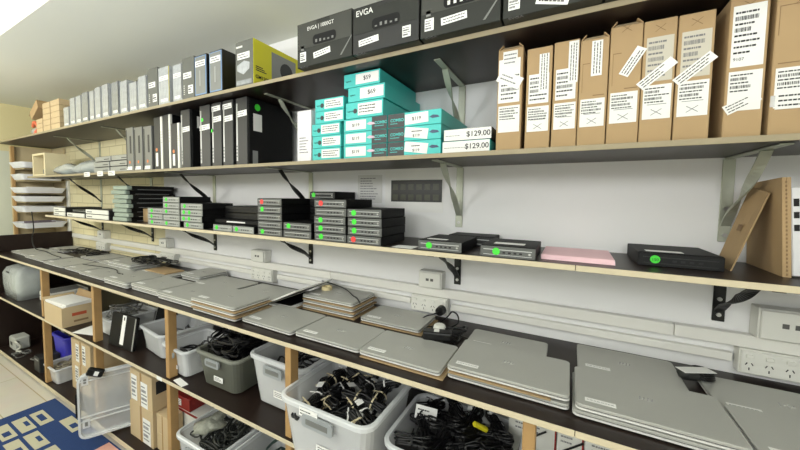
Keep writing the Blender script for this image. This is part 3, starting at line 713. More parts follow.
# ------------------------------------------------------------------ teal boxes
TEALT = mat('dark_teal_print', (24, 104, 104), .5)
GT = 'teal keyboard and accessory boxes'
def teal(x0, x1, z0, z1, label, price=None, dark=None, i=0, d=.27, y=1.052, art=True, logi=True, darkw=.0):
    w, h = x1-x0, z1-z0-.0012
    t = thing('teal_box', label, 'box', (x0, y, z0+.0006), 0, GT)
    MB().box(0, w, 0, d, 0, h).build('carton', TEAL, t, bevel=.001)
    if dark == 'right': plate(w-darkw, w-.0005, 0, .0008, h-.0008, 'dark_panel', TEALDK, t); wx0, wx1 = .0, w-darkw
    elif dark == 'left': plate(.0005, darkw, 0, .0008, h-.0008, 'dark_panel', TEALDK, t); wx0, wx1 = darkw, w
    else: wx0, wx1 = 0, w
    if dark:
        lettering('COMBO', .014, ((w-darkw+.012) if dark == 'right' else .010, -.001, h*.42), TEAL, t, bold=.0003)
        barprint(t, (w-darkw+.012) if dark == 'right' else .010, (w-darkw+.05) if dark == 'right' else .045, h*.2, h*.36, -.0008, i, 1, barcode=False, m=TEAL)
    if logi: lettering('logitech', .008, (wx0+.008, -.0006, h*.42), TEALT, t)
    if price is not None:
        lx0 = wx0 + (wx1-wx0)*(.34 if not dark else .08); lx1 = wx0 + (wx1-wx0)*(.97 if not dark else .80)
        if dark == 'left': lx0, lx1 = wx0 + .002, wx0 + (wx1-wx0)*.66
        two = dark == 'left' and i < 7
        s = sticker(t, lx0, lx1, h*.16, h*.88, 0, rot=0.0 if dark != 'left' else (-.14 if two else .05), prt=None)
        if price == '':
            dot(s, lx0-.012, h*.45, 0, .010, TEALDK, name='picture')
            barprint(s, lx0+.006, lx1-.006, h*.26, h*.8, -.0007, i, 3, barcode=False, m=INK)
        else:
            lettering(price, h*(.27 if two else .34 if dark else .42), ((lx0+lx1)/2, -.0009, h*(.25 if two else .40)), INK, s, align='CENTER')
            if two: barprint(s, lx0+(lx1-lx0)*.3, lx0+(lx1-lx0)*.75, h*.54, h*.74, -.0007, i, 1, barcode=False)
        if dark and art:
            ax = lx1+.003
            MB().prism([(ax, h*.5), (ax+.012, h*.64), (ax+.03, h*.58), (ax+.036, h*.44), (ax+.012, h*.4)], 0, .0006, M=Matrix(((1,0,0,0),(0,0,-1,-.0001 if dark == 'left' else -.0009),(0,1,0,0),(0,0,0,1)))).build('product_picture', mat('picture_slate', (64, 84, 112), .5) if dark == 'left' else mat('picture_pink', (214, 190, 206), .5), t)
    return t
zb = S2T
zz = [1.5435, 1.5912, 1.6389, 1.6866, 1.7343, 1.782]
for k in range(5):
    off = (-.006, -.004, -.008, .008, .008)[k]
    teal(-.905+off, -.772+off+.006, zz[k], zz[k+1], 'teal box, %s of the left stack of five' % ['bottom', 'second from bottom', 'middle', 'second from top', 'top'][k], '', None, k)
zz2 = [1.5435, 1.5922, 1.6409, 1.6896]
for k in range(3):
    teal(-.757, -.571, zz2[k], zz2[k+1], 'teal box with charcoal right end, %s of the middle stack of three' % ['bottom', 'middle', 'top'][k], '$119', 'right', k, darkw=.062, logi=False)
for k in range(3):
    teal(-.567, -.372, zz2[k], zz2[k+1], 'teal box with charcoal left end, %s of the right stack of three' % ['bottom', 'middle', 'top'][k], ['$119', '$119', '$119'][k], 'left', k+5, darkw=.064, logi=False, d=.315)
for k, (a, b_, z0, z1, pr, nm) in enumerate(((-.748, -.588, 1.690, 1.750, '', 'lowest'), (-.738, -.582, 1.7505, 1.804, '$69', 'middle'), (-.757, -.602, 1.8045, 1.8555, '$59', 'topmost'))):
    teal(a, b_, z0, z1, 'teal box on top of the stacks, %s of the three loose ones' % nm, pr if pr else '', None, k+8, d=.318)
for k in range(2):
    z0 = zb + .0006 + k*.0375
    t = thing('white_front_box', '%s of two flat boxes with $129.00 labels on a teal carton' % ['lower', 'upper'][k], 'box', (-.366+k*.004, 1.052, z0), 0, 'flat boxes priced $129.00')
    w, h = .149, .0365
    MB().box(0, w, 0, .2, 0, h).build('carton', [TEAL, TEALDK][k], t, bevel=.001)
    s = sticker(t, .001, w-.001, .001, h-.001, 0)
    lettering('$129.00', .0225, (w*.98, -.0009, h*.30), INK, s, align='RIGHT', bold=.0002)
    barprint(s, .006, .075, h*.36, h*.5, -.0007, k, 1, barcode=False, m=GREYINK)

# ------------------------------------------------------------------ brown laptop cartons
ctn = [(-.200,-.131,1.848,.5),(-.121,-.056,1.822,0),(-.053,.008,1.826,0),(.009,.073,1.832,.3),(.0745,.141,1.850,.5),(.142,.2055,1.835,0),(.2075,.272,1.834,0),(.294,.357,1.851,0),(.366,.44,1.842,0)]
cl = ['brown laptop carton with open top and tilted handwritten-style label, leftmost', 'brown laptop carton second from the left of the row', 'brown laptop carton third from the left of the row', 'brown laptop carton fourth, with one upright paper slip high on it',
 'tall brown laptop carton fifth, with open top flaps and tilted slip', 'brown laptop carton sixth, with a faded label under a diagonal slip', 'brown laptop carton seventh, diagonal slip on a faded label, before the gap', 'large brown laptop carton eighth, with a tall white shipping label', 'large brown laptop carton at the right edge, wrapped with clear tape']
for i, (x0, x1, zt, fl) in enumerate(ctn):
    w, h = x1-x0-.001, zt-S2T-.0004; d = .27
    t = thing('laptop_carton', cl[i], 'box', (x0, 1.052, S2T+.0004), 0, 'brown laptop cartons on the middle wall shelf')
    hh = h - (.014 if fl else 0)
    MB().box(0, w, 0, d, 0, hh).build('carton', CARD, t, bevel=.0015)
    if fl:
        MB().hexa([(0, 0, hh), (.003, 0, hh), (.003, d*.6, hh), (0, d*.6, hh), (w*.16, 0.004, h), (w*.2, .004, h), (w*.2, d*.6, h), (w*.16, d*.6, h)]).build('flap', CARD, t)
        MB().hexa([(w-.003, 0, hh), (w, 0, hh), (w, d*.6, hh), (w-.003, d*.6, hh), (w*.8, .004, h*.998), (w*.84, .004, h*.998), (w*.84, d*.6, h*.998), (w*.8, d*.6, h*.998)]).build('flap', CARD, t)
        MB().hexa([(w*.08, .001, hh), (w*.92, .001, hh), (w*.92, .004, hh), (w*.08, .004, hh), (w*.2, .02, h*.995), (w*.8, .02, h*.995), (w*.8, .023, h*.995), (w*.2, .023, h*.995)]).build('flap', CARDL, t)
    # lower label with bar codes
    wide = i > 6
    z0, z1 = (h*.17, h*.42) if i < 5 else (h*.19, h*.47)
    s = MB().box(w*.07, w*.93, -.0007, 0, z0, z1).build('shipping_label', LABEL, t)
    barprint(s, w*.12, w*.86, z0+(z1-z0)*.45, z1-.004, -.0007, i, 5)
    if 0 < i < 7:
        pr = MB()
        zc = z0+(z1-z0)*.2
        for a in (.6, -.6):
            pr.box(-w*.2, w*.2, -.0011, -.0007, -.0006, .0006, M=Matrix.Translation((w*.5, 0, zc)) @ Matrix.Rotation(a, 4, 'Y'))
        pr.box(w*.2, w*.8, -.0011, -.0007, zc+.018, zc+.0192); pr.build('print', GREYINK, s)
    if i in (0, 1, 2):
        s = MB().box(w*(.10 if i else .04), w*.90, -.0007, 0, h*.45, h*(.74 if i else .86)).build('shipping_label', LABEL, t)
        barprint(s, w*.15, w*.86, h*.47, h*.72, -.0007, i+20, 6)
    if i == 0:
        s = sticker(t, -w*.02, w*1.0, h*.61, h*.72, -.0009, rot=-.5, name='tilted_label')
        barprint(s, w*.1, w*.85, h*.63, h*.70, -.0016, 4, 2, M=Matrix.Translation((w*.5, 0, h*.665)) @ Matrix.Rotation(.5, 4, 'Y') @ Matrix.Translation((-w*.5, 0, -h*.665)), barcode=False, m=GREYINK)
        s = sticker(t, w*.2, w*.78, h*.79, h*.93, -.0009, prt=1, rows=3, seed=2, pm=GREYINK)
    if i in (1, 2, 3):
        xa = {1: .5, 2: .58, 3: .40}[i]
        z0_, z1_ = {1: (.56, .93), 2: (.60, .985), 3: (.62, .93)}[i]
        s = MB().box(w*xa, w*(xa+.38), -.0014, -.0008, h*z0_, h*z1_).build('paper_slip', LABEL, t)
        b = MB(); rd = random.Random(i)
        for q in range(3):
            z = h*z0_+.006
            while z < h*z1_-.008:
                l_ = rd.uniform(.004, .01); b.box(w*(xa+.08+.1*q), w*(xa+.11+.1*q), -.0018, -.0014, z, z+l_); z += l_+.002
        b.build('print', INK, s)
    if i in (5, 6): 
        s = MB().box(w*.1, w*.92, -.0007, 0, h*.50, h*.86).build('faded_label', LABELD, t)
        barprint(s, w*.16, w*.86, h*.52, h*.84, -.0007, i+3, 7, m=GREYINK)
    if i in (4, 5, 6, 7):
        cz, ang, ln = {4: (.655, 1.05, .072), 5: (.56, .72, .085), 6: (.56, .72, .085), 7: (.24, .5, .06)}[i]
        cx = {4: .72, 5: .45, 6: .5, 7: .45}[i]
        M = Matrix.Translation((w*cx, 0, h*cz)) @ Matrix.Rotation(-ang, 4, 'Y')
        s = MB().box(-ln/2, ln/2, -.0016, -.0009, -.011, .011, M=M).build('diagonal_slip', LABEL, t)
        barprint(s, -ln*.44, ln*.44, -.009, .009, -.0016, i, 3, M=M, barcode=False)
    if i in (3, 4):
        MB().box(w*.1, w*.105+.0006, -.0005, 0, h*.48, h*.74).box(w*.1, w*.36, -.0005, 0, h*.735, h*.7405).build('carton_print', CARDD, t); MB().box(w*.5, w*.9, -.0005, 0, h*.445, h*.452).build('carton_print', CARDD, t)
    if i == 7:
        s = MB().box(w*.08, w*.92, -.0007, 0, h*.50, h*.93).build('tall_label', LABEL, t)
        barprint(s, w*.14, w*.86, h*.58, h*.90, -.0007, 9, 8)
        lettering('9107', .009, (w*.14, -.0008, h*.545), INK, s)
    if i == 8:
        MB().box(0, w, -.0012, -.0008, h*.20, h*.28).build('clear_tape', CLEAR, t)
        MB().box(w*.06, w*.075, -.0005, 0, h*.7, h*.9).box(w*.06, w*.6, -.0005, 0, h*.899, h*.905).build('carton_print', CARDD, t); MB().box(w*.1, w*.8, -.0005, 0, h*.5, h*.507).build('carton_print', CARDD, t)
        s = MB().box(w*.1, w*.95, -.0016, -.0012, h*.18, h*.30).build('paper_slip', LABEL, t)
        barprint(s, w*.16, w*.9, h*.19, h*.29, -.0016, 8, 3, barcode=False)
    # crease arrows near top
    b = MB()
    for a in (.7, -.7): b.box(-w*.2, w*.2, -.0005, 0, -.0005, .0005, M=Matrix.Translation((w*.5, 0, h*.93)) @ Matrix.Rotation(a, 4, 'Y'))
    if i > 3: b.build('carton_print', CARDD, t)

# left end of the middle wall shelf
t = thing('wooden_box', 'small cream open wooden box at the left end of the middle shelf', 'box', (-4.06, 1.06, S2T+.0004))
b = MB(); b.box(0, .018, 0, .16, 0, .19); b.box(.0185, .26, 0, .16, 0, .016); b.box(.0185, .26, 0, .16, .174, .19); b.box(.2605, .28, 0, .16, 0, .19); b.box(.0185, .26, .145, .16, .0165, .1735)
b.build('frame', mat('cream_wood', (226, 214, 176), .6), t, bevel=.001)
MB().box(.09, .2, .04, .14, .0165, .06).build('grey_insert', MGREY, t, bevel=.004)
MB().box(.02, .26, .138, .1445, .017, .173).build('back_lining', CARDD, t)
for i, (x, sx, sz, lb) in enumerate(((-3.62, .16, .05, 'clear plastic bag of parts right of the cream wooden box'), (-3.20, .2, .06, 'clear plastic bag of parts left of the stacked silver drives'))):
    t = thing('parts_bag', lb, 'bag', (x, 1.2, S2T+.0004), 0, 'clear bags on the middle wall shelf'); blob(t, 'bag', BAGM, 0, -.02, .05, sx, .1, sz, 11+i, .34)
    MB().box(-sx*.6, sx*.6, -.06, .04, .012, .05).build('contents', mat('bag_contents', (150, 168, 166), .4, var=.3, scale=30), t, bevel=.01)
names3 = ['bottom', 'middle', 'top']
for k in range(3):
    for s in range(2):
        x0 = -2.87 + s*.235 + (.02 if k == 2 else 0)
        t = thing('silver_drive', '%s silver drive in the %s pile beside the upright silver computers' % (names3[k], ['left', 'right'][s]), 'drive', (x0, 1.055, S2T+.0006+k*.036), 0, 'flat silver drives on the middle wall shelf')
        MB().box(0, .22, .006, .25, 0, .035).build('case', BLACK if s else DGREY, t, bevel=.002)
        MB().box(0, .22, 0, .0058, 0.002, .033).build('front', SILVER, t, bevel=.001)
        MB().box(.13, .2, -.0006, 0, .012, .016).build('slot', INK, t)
def tagcard(x, y, z, label, w=.05, h=.03, par=None):
    o = MB().box(x-w/2, x+w/2, y-.0012, y-.0002, z-h/2, z+h/2).build('price_tag', LABEL)
    o.parent = par; o['label'] = label; barprint(o, x-w*.4, x+w*.4, z-h*.35, z+h*.35, y-.0012, 1, 2, barcode=False, m=GREYINK); return o
tagcard(-2.94, 1.0395, 1.534, 'white tag on the middle shelf edge, leftmost of three', .09, .032, s2)
tagcard(-2.74, 1.0395, 1.534, 'white tag on the middle shelf edge, middle of three', .08, .032, s2)
tagcard(-2.58, 1.0395, 1.534, 'white tag on the middle shelf edge, rightmost of three', .09, .03, s2)

# ------------------------------------------------------------------ lowest wall shelf: mini computers
VENT = mat('pale_vent', (196, 198, 196), .4)
FACE = mat('mini_face', (92, 94, 92), .4)
def mini(label, loc, w=.155, d=.185, h=.0335, face=None, dots=(), seed=0, top=True, body=BLACKM, txt=None, group='mini computers stacked on the lowest wall shelf'):
    t = thing('mini_computer', label, 'computer', loc, random.Random(seed).uniform(-.012, .012), group)
    MB().box(0, w, .004, d, 0, h-.0008).build('case', body, t, bevel=.0015)
    f = MB().box(0, w, 0, .0038, .0004, h-.0026).build('front_panel', face if face is not MGREY else FACE, t, bevel=.001)
    b = MB(); b.box(w*.06, w*.94, -.0005, 0, h*.62, h*.68); b.box(w*.06, w*.94, -.0005, 0, h*.2, h*.24); b.build('vent_line', VENT if face is not BLACK else DGREY, f)
    b = MB()
    for q in range(4): b.box(w*(.42+.1*q), w*(.47+.1*q), -.0005, 0, h*.36, h*.5)
    b.build('port', INK, f)
    if not txt: MB().cyl((w*.9, -.0006, h*.44), .0035, .0006, 'y', 10).build('power_button', LOGOM, f)
    for (dx, m) in dots: dot(t, w*dx, h*.5, -.0006, .0125, m)
    if txt: lettering(txt, .010, (w*dots[0][0], -.0018, h*.5-.004), INK, t, align='CENTER')
    return t
ordn = {2: ['bottom', 'top'], 3: ['bottom', 'middle', 'top'], 4: ['bottom', 'second', 'third', 'top'], 5: ['bottom', 'second', 'third', 'fourth', 'top'], 6: ['bottom', 'second', 'third', 'fourth', 'fifth', 'top'], 8: ['bottom', 'second', 'third', 'fourth', 'fifth', 'sixth', 'seventh', 'top']}
LIGHTF = mat('pale_grey_face', (146, 149, 145), .4)
MINTF = mat('mint_grey_face', (146, 160, 148), .4)
rd = random.Random(5)
Z3 = S3T + .0004
H = .0335
for k in range(8):
    x = -2.64 + rd.uniform(0, .02) + (.02 if k % 2 else 0)
    t = thing('docking_unit', 'dark unit with a mint grey end, %s of the tall left stack' % ordn[8][k], 'device', (x, 1.055, Z3+k*.029), 0, 'units in the tall left stack on the lowest shelf')
    MB().box(.0, .185, .03, .29, 0, .0285).build('case', BLACKM, t, bevel=.002)
    MB().box(0, .185, 0, .0298, .001, .0275).build('end_cap', MINTF, t, bevel=.004)
    MB().box(.1851, .1856, .06, .27, .003, .006).build('side_line', SILVER, t)
carton('small_carton', 'small brown carton between the tall left stack and the dotted computers', -2.42, -2.25, 1.14, .1, S3T, S3T+.085, CARD, None, tape=False)
for k in range(3): mini('mini computer, %s of the three-high stack at the left of the dotted ones' % ordn[3][k], (-2.19+rd.uniform(0, .008), 1.053, Z3+k*H), .165, face=LIGHTF, dots=((.28, GREEN),), seed=k)
for k in range(5): mini('mini computer, %s of the five-high stack with pale fronts' % ordn[5][k], (-2.02+rd.uniform(0, .008), 1.053, Z3+k*H), .162, face=LIGHTF, dots=(((.22, GREEN),) if k not in (1,) else ()), seed=k+10)
for k in range(4): mini('mini computer, %s of the four-high stack right of the pale five-high one' % ordn[4][k], (-1.845+(.03 if k == 0 else rd.uniform(0, .008)), 1.053, Z3+k*H), .19 if k else .165, face=LIGHTF, dots=((.16 if k else .2, GREEN), (.42, GREEN)) if k in (1, 2) else ((.2, GREEN),), seed=k+20)
for k, (a, w_) in enumerate(((-1.562, .145), (-1.412, .15))):
    mini('flat computer with green dot lying low, %s of the pair' % ['left', 'right'][k], (a, 1.053, Z3), w_, .2, .034, face=LIGHTF, dots=((.2, GREEN),), seed=k+30)
t = thing('closed_laptop', 'black closed laptop bridging behind the low pair of flat computers', 'laptop', (-1.62, 1.10, Z3+.0345), 0)
MB().box(0, .33, 0, .22, 0, .02).build('body', BLACKM, t, bevel=.003); MB().box(.1, .24, -.0006, 0, .006, .013).build('front_label', LABEL, t)
for k in range(2): mini('black mini computer, %s of the dark pile behind the low pair' % ['lower', 'upper'][k], (-1.60, 1.15, Z3+.0555+k*H), .31, .18, face=BLACK, seed=k+33)
rg = {4: RED, 3: GREEN, 0: GREEN}
for k in range(5): mini('mini computer, %s of the five-high stack with a red dot on top, left one' % ordn[5][k], (-1.238+rd.uniform(0, .004), 1.053, Z3+k*H), .15, .2, face=MGREY, dots=((.2, rg[k]),) if k in rg else (), seed=k+40)
for k in range(2): mini('mini computer, %s of the two-high stack between the red-topped stacks' % ordn[2][k], (-1.075, 1.053, Z3+k*H), .155, .15, face=MGREY, dots=((.2, GREEN),) if k else (), seed=k+50)
for k in range(6): mini('black mini computer, %s of the back stack behind the two-high one' % ordn[6][k], (-1.062, 1.207, Z3+k*H), .145, .165, face=BLACK if k < 5 else DGREY, dots=((.17, GREEN),) if k == 5 else (), seed=k+60)
rg = {4: RED, 2: GREEN, 1: GREEN, 0: GREEN}
for k in range(5): mini('mini computer, %s of the five-high stack with a red dot on top, right one' % ordn[5][k], (-.903+rd.uniform(0, .004), 1.053, Z3+k*H), .155, .2, face=MGREY, dots=((.22, rg[k]),) if k in rg else (), seed=k+70)
rg = {3: GREEN, 2: GREEN, 1: GREEN, 0: RED}
for k in range(4): mini('mini computer, %s of the four-high stack with a red dot at the bottom' % ordn[4][k], (-.740+rd.uniform(0, .004), 1.053, Z3+k*H), .148, .2, face=MGREY, dots=((.2, rg[k]),) if k in rg else (), seed=k+80)
t = mini('slim computer lying flat with green dot and paper on top, under the wall picture', (-.447, 1.06, Z3), .15, .2, .036, face=MGREY, dots=((.26, GREEN),), seed=90, group=None)
MB().box(.02, .09, .03, .055, .0354, .0359).build('top_label', LABEL, t)
t = mini('slim computer lying behind the one under the wall picture', (-.405, 1.258, Z3), .17, .11, .038, face=DGREY, seed=91, group=None)
t = mini('slim computer lying flat with green dot, left of the pink paper', (-.236, 1.053, Z3), .156, .2, .036, face=MGREY, dots=((.3, GREEN),), seed=92, group=None)
MB().box(.03, .12, .05, .09, .0354, .0359).build('top_label', LABEL, t)
for k, (x, sz) in enumerate(((-.56, .1), (-.52, .07))):
    pass
tag(MB().box(-.55, -.47, 1.06, 1.12, Z3, Z3+.001).build('paper_scrap', LABEL), 'torn white paper scrap on the lowest shelf near the slim computer', 'paper')
t = thing('paper_stack', 'stack of pink paper on the lowest wall shelf', 'paper', (-.068, 1.10, Z3))
MB().hexa([(0, 0, 0), (.182, 0, 0), (.184, .21, 0), (.0, .21, 0), (-.001, .002, .013), (.181, .003, .013), (.183, .21, .013), (.001, .208, .013)]).build('sheets', PINK, t)
MB().box(.004, .178, .004, .2, .0132, .014, M=Matrix.Rotation(.01, 4, 'Z')).build('top_sheet', PINK, t)
t = mini('black slim computer with a green 150 dot right of the pink paper', (.17, 1.15, Z3), .174, .2, .038, face=BLACK, dots=((.21, GREEN),), seed=94, txt='150', group=None)
MB().box(.02, .1, .02, .05, .0374, .0379).build('top_label', LABEL, t)

# cardboard sheets and black laptop at right
t = thing('cardboard_sheet', 'large brown cardboard sheet standing upright at the right of the lowest shelf', 'cardboard', (0, 0, Z3))
for q in range(2):
    o_ = q*.0075
    MB().hexa([(.446+o_, 1.156, 0), (.453+o_, 1.156, 0), (.459+o_, 1.362, 0), (.452+o_, 1.362, 0), (.432+o_, 1.156, .236), (.439+o_, 1.156, .236), (.449+o_, 1.362, .228), (.442+o_, 1.362, .228)]).build('panel', CARD, t)
b = MB()
for q in range(24): b.box(.4515-.0006*q, .4545-.0006*q, 1.1553, 1.156, .004+q*.0095, .009+q*.0095)
b.build('corrugation', CARDD, t)
t = thing('cardboard_flap', 'brown cardboard flap leaning against the upright sheet', 'cardboard', (0, 0, Z3))
MB().hexa([(.363, 1.18, 0), (.367, 1.182, 0), (.374, 1.302, 0), (.37, 1.302, 0), (.427, 1.197, .20), (.431, 1.199, .20), (.431, 1.298, .218), (.427, 1.298, .218)]).build('panel', CARD, t)
MB().hexa([(.3935, 1.235, .1), (.3937, 1.235, .1), (.3945, 1.26, .1), (.3935, 1.26, .1), (.398, 1.235, .117), (.3985, 1.235, .117), (.3985, 1.26, .117), (.398, 1.26, .117)]).build('print', CARDD, t)
t = thing('upright_laptop', 'black laptop standing on edge with white port side, at the right edge', 'laptop', (.463, 1.158, Z3), 0, None)
Mx = Matrix.Rotation(-.07, 4, 'Y')
MB().box(.0175, .031, 0, .2, 0.003, .213, M=Mx).build('lid', BLACKM, t, bevel=.002)
MB().box(0, .017, 0, .2, .003, .213, M=Mx).build('base', mat('white_laptop', (224, 224, 226), .3), t, bevel=.002)
b = MB()
for q, (a, c) in enumerate(((.11, .125), (.14, .155), (.168, .186))): b.box(.004, .013, -.0006, .0, a, c, M=Mx)
b.build('port', BLACK, t)

# far left shelf 3 flat units
for k, (x0, x1, z, lb) in enumerate(((-3.62, -3.40, 0, 'flat white-fronted unit at the left end of the lowest shelf, lower'), (-3.62, -3.40, .034, 'flat white-fronted unit at the left end of the lowest shelf, upper'), (-3.36, -3.06, 0, 'wide flat white-fronted unit, second from the left on the lowest shelf'),
      (-3.03, -2.69, 0, 'flat white-fronted unit beside the tall left stack, lower'), (-3.03, -2.69, .034, 'flat white-fronted unit beside the tall left stack, upper'))):
    t = thing('flat_unit', lb, 'device', (x0, 1.055, Z3+z), 0, 'flat white-fronted units on the lowest shelf')
    MB().box(0, x1-x0, .006, .24, 0, .033).build('case', DGREY, t, bevel=.002); MB().box(0, x1-x0, 0, .0058, .002, .031).build('front', WHITEP, t, bevel=.001)
    MB().box(.02, .1, -.0006, 0, .012, .018).build('print', GREYINK, t)
t = thing('closed_laptop', 'dark closed laptop lying on the flat white-fronted units at left', 'laptop', (-3.34, 1.08, Z3+.0345), 0)
MB().box(0, .3, 0, .24, 0, .022).build('body', DGREY, t, bevel=.003); MB().box(.02, .28, -.0006, 0, .009, .012).build('seam', SILVER, t)

# ------------------------------------------------------------------ far left: pine unit with trays
t = thing('pine_unit', 'pale pine shelf unit with white trays at the far left corner', 'cabinet', (0, 0, 0))
MB().box(-4.66, -4.635, 1.06, 1.375, .0, 1.84).build('end_panel', PINE, t)
MB().box(-4.634, -4.36, 1.36, 1.375, .0, 1.84).build('back_panel', PINE, t)
MB().box(-4.634, -4.60, 1.06, 1.08, .0, 1.84).build('stile', WOOD, t)
tz = [1.63, 1.52, 1.40, 1.32, 1.225, 1.075]
for z in tz: MB().box(-4.634, -4.36, 1.082, 1.358, z-.012, z-.0008).build('shelf_board', PINE, t)
for k, z in enumerate(tz):
    t = thing('letter_tray', 'white shallow tray at the far left, %s of the six' % ['topmost', 'second from top', 'third from top', 'third from bottom', 'second from bottom', 'lowest'][k], 'tray', (-4.43, 1.19, z), random.Random(k).uniform(-.05, .05), 'white trays in the pine unit')
    w, d, h = .33, .31, .05
    L = [rr(w-.05, d-.05, .02, 3, 0), rr(w, d, .03, 3, h), rr(w-.008, d-.008, .028, 3, h), rr(w-.056, d-.056, .02, 3, .004)]
    MB().loops(L).build('tray', mat('tray_white', (232, 234, 240), .35), t)
    b = MB(); rd = random.Random(k+3)
    for q in range(5): b.box(-w/2+.05+q*.05, -w/2+.085+q*.05, -d*.3, d*.3, .006, .03+rd.uniform(0, .03))
    b.build('contents', [LABEL, mat('tray_dark', (120, 110, 120), .5, var=.5, scale=60)][k % 2], t)

tag(MB().box(-4.34, -4.29, 1.362, 1.379, 1.0155, 1.523).build('shelf_upright', WHITEP, bevel=.002), 'white upright rail on the wall at the far left corner beside the trays', 'rail')
# ------------------------------------------------------------------ tubs
LATCH = mat('smoky_latch', (170, 175, 176), .3, alpha=.75)
def tub(label, cx, cy, z, w, d, h, rz=0.0, body=CLEAR, rim=CLEARR, taper=.86, grp='clear storage tubs under the worktop', latch=True, lab=True, cat='tub', name='storage_tub', rx=0.0, seed=0, r=.04):
    t = thing(name, label, cat, (cx, cy, z+.0005), rz, grp, rot=(rx, 0, rz) if rx else None)
    wb, db = w*taper, d*taper; th_ = .003
    def at(u): return (wb+(w-wb)*u, db+(d-db)*u)
    L = [rr(wb-.02, db-.02, r*.8, 4, 0)]
    for u, zz_ in ((0.02, .006), (.5, h*.5), (.93, h*.93)):
        a, b_ = at(u); L.append(rr(a, b_, r, 4, zz_))
    for u, zz_ in ((.93, h*.93), (.5, h*.5), (.04, .012)):
        a, b_ = at(u); L.append(rr(a-2*th_, b_-2*th_, r-th_, 4, zz_))
    L.append(rr(wb-.03, db-.03, r*.7, 4, .006))
    MB().loops(L).build('tub_body', body, t, smooth=False)
    a, b_ = at(.93)
    R_ = [rr(a+.0004, b_+.0004, r, 4, h*.925), rr(w+.016, d+.016, r+.008, 4, h*.925), rr(w+.018, d+.018, r+.009, 4, h*.985), rr(w+.01, d+.01, r+.005, 4, h), rr(a-.006, b_-.006, r-.003, 4, h), rr(a-.006, b_-.006, r-.003, 4, h*.93)]
    MB().loops(R_ + [R_[0]], cap0=False, cap1=False).build('rim', rim, t)
    if latch:
        yl = -d/2 - .009
        lt = MB().loops([rr(w*.34, h*.2, .01, 3, zz_, 0, 0) for zz_ in (0, .007)], M=Matrix(((1,0,0,0),(0,0,-1,yl),(0,1,0,h*.80),(0,0,0,1)))).build('latch', LATCH, t)
        MB().box(-w*.12, w*.12, yl-.0085, yl-.0072, h*.76, h*.84).build('latch_grip', MGREY, lt)
    if lab:
        yl = -d*(taper+(1-taper)*.35)/2 - .003
        s = MB().box(-w*.06, w*.16, yl-.004, yl-.003, h*.26, h*.40).build('label', LABEL, t)
        barprint(s, -w*.04, w*.14, h*.28, h*.38, yl-.004, seed, 3, barcode=False)
    return t
# big tub of bundled black adapters
t = tub('big clear tub of bundled black power leads with cream ties, overhanging the under-shelf', -.655, .955, MT, .355, .33, .205, 0.0, seed=1)
q = MB().box(-.075, .0, -.1765, -.1755, .172, .200).build('rim_label', LABEL, t); barprint(q, -.07, -.005, .176, .196, -.1765, 4, 2, barcode=False)
# adapter bundle prototypes
def bundle(seed, label, group, brick=True, tie=TIE, name='power_lead'):
    t = thing(name, label, 'cable', (0, 0, 0), 0, group); rd = random.Random(seed); b = MB()
    for k in range(7):
        ox, oz = rd.uniform(-.012, .012), rd.uniform(-.012, .012); L_ = rd.uniform(.045, .06); pts = []
        for i in range(20):
            a = i*2*PI/20; pts.append((L_*math.cos(a), ox*.7 + (.010+.006*math.cos(2*a))*math.sin(a)*1.3, .02+oz*.7+.008*math.sin(a+k)))
        b.tube(pts, .003 if brick else .004, 6, closed=True)
    b.build('coiled_lead', CABLE, t, smooth=True)
    if brick:
        MB().box(-.05, .02, -.018, .018, -.004, .020).build('brick', BLACK, t, bevel=.005, seg=2)
    L_ = []
    ti = MB().loops([[(x, .022*math.cos(i*2*PI/12), .02+.022*math.sin(i*2*PI/12)) for i in range(12)] for x in (-.003, .003)] + [[(x, .0208*math.cos(i*2*PI/12), .02+.0208*math.sin(i*2*PI/12)) for i in range(12)] for x in (.003, -.003)], cap0=False, cap1=False)
    ti.build('tie', tie, t)
    MB().box(-.002, .002, .008, .026, .041, .043).build('tie_tail', tie, t)
    return t
GB = 'bundled black power leads in the big clear tub'
LB = 'bundled black power lead with cream tie in the big clear tub'
proto = None; proto2 = None; k = 0; rd = random.Random(3)
for lay, (zz_, nx, ny, mx, my) in enumerate(((.55, 3, 3, .2, .17), (.60, 3, 4, .22, .2), (.655, 4, 5, .265, .245))):
    for i in range(nx):
        for j in range(ny):
            x = -.655 + ((i+.5)/nx-.5)*mx + rd.uniform(-.01, .01); y = .955 + ((j+.5)/ny-.5)*my + rd.uniform(-.008, .008)
            z = zz_ + rd.uniform(0, .012) + (.03*(j/ny) if lay == 2 else 0); ro = (rd.uniform(-.4, .4), rd.uniform(-.35, .35), rd.uniform(0, PI))
            if proto is None: proto = bundle(1, LB, GB, False); proto.location = (x, y, z); proto.rotation_euler = ro
            elif k % 3 == 1:
                if proto2 is None:
                    proto2 = bundle(9, 'bundled black power lead with white tie and tag in the big clear tub', 'white-tied black power leads in the big clear tub', True, LABEL); proto2.location = (x, y, z); proto2.rotation_euler = ro
                    MB().box(.02, .05, -.012, .012, .046, .0468).build('tag', LABEL, proto2)
                else: dup(proto2, (x, y, z), ro)
            else: dup(proto, (x, y, z), ro)
            k += 1
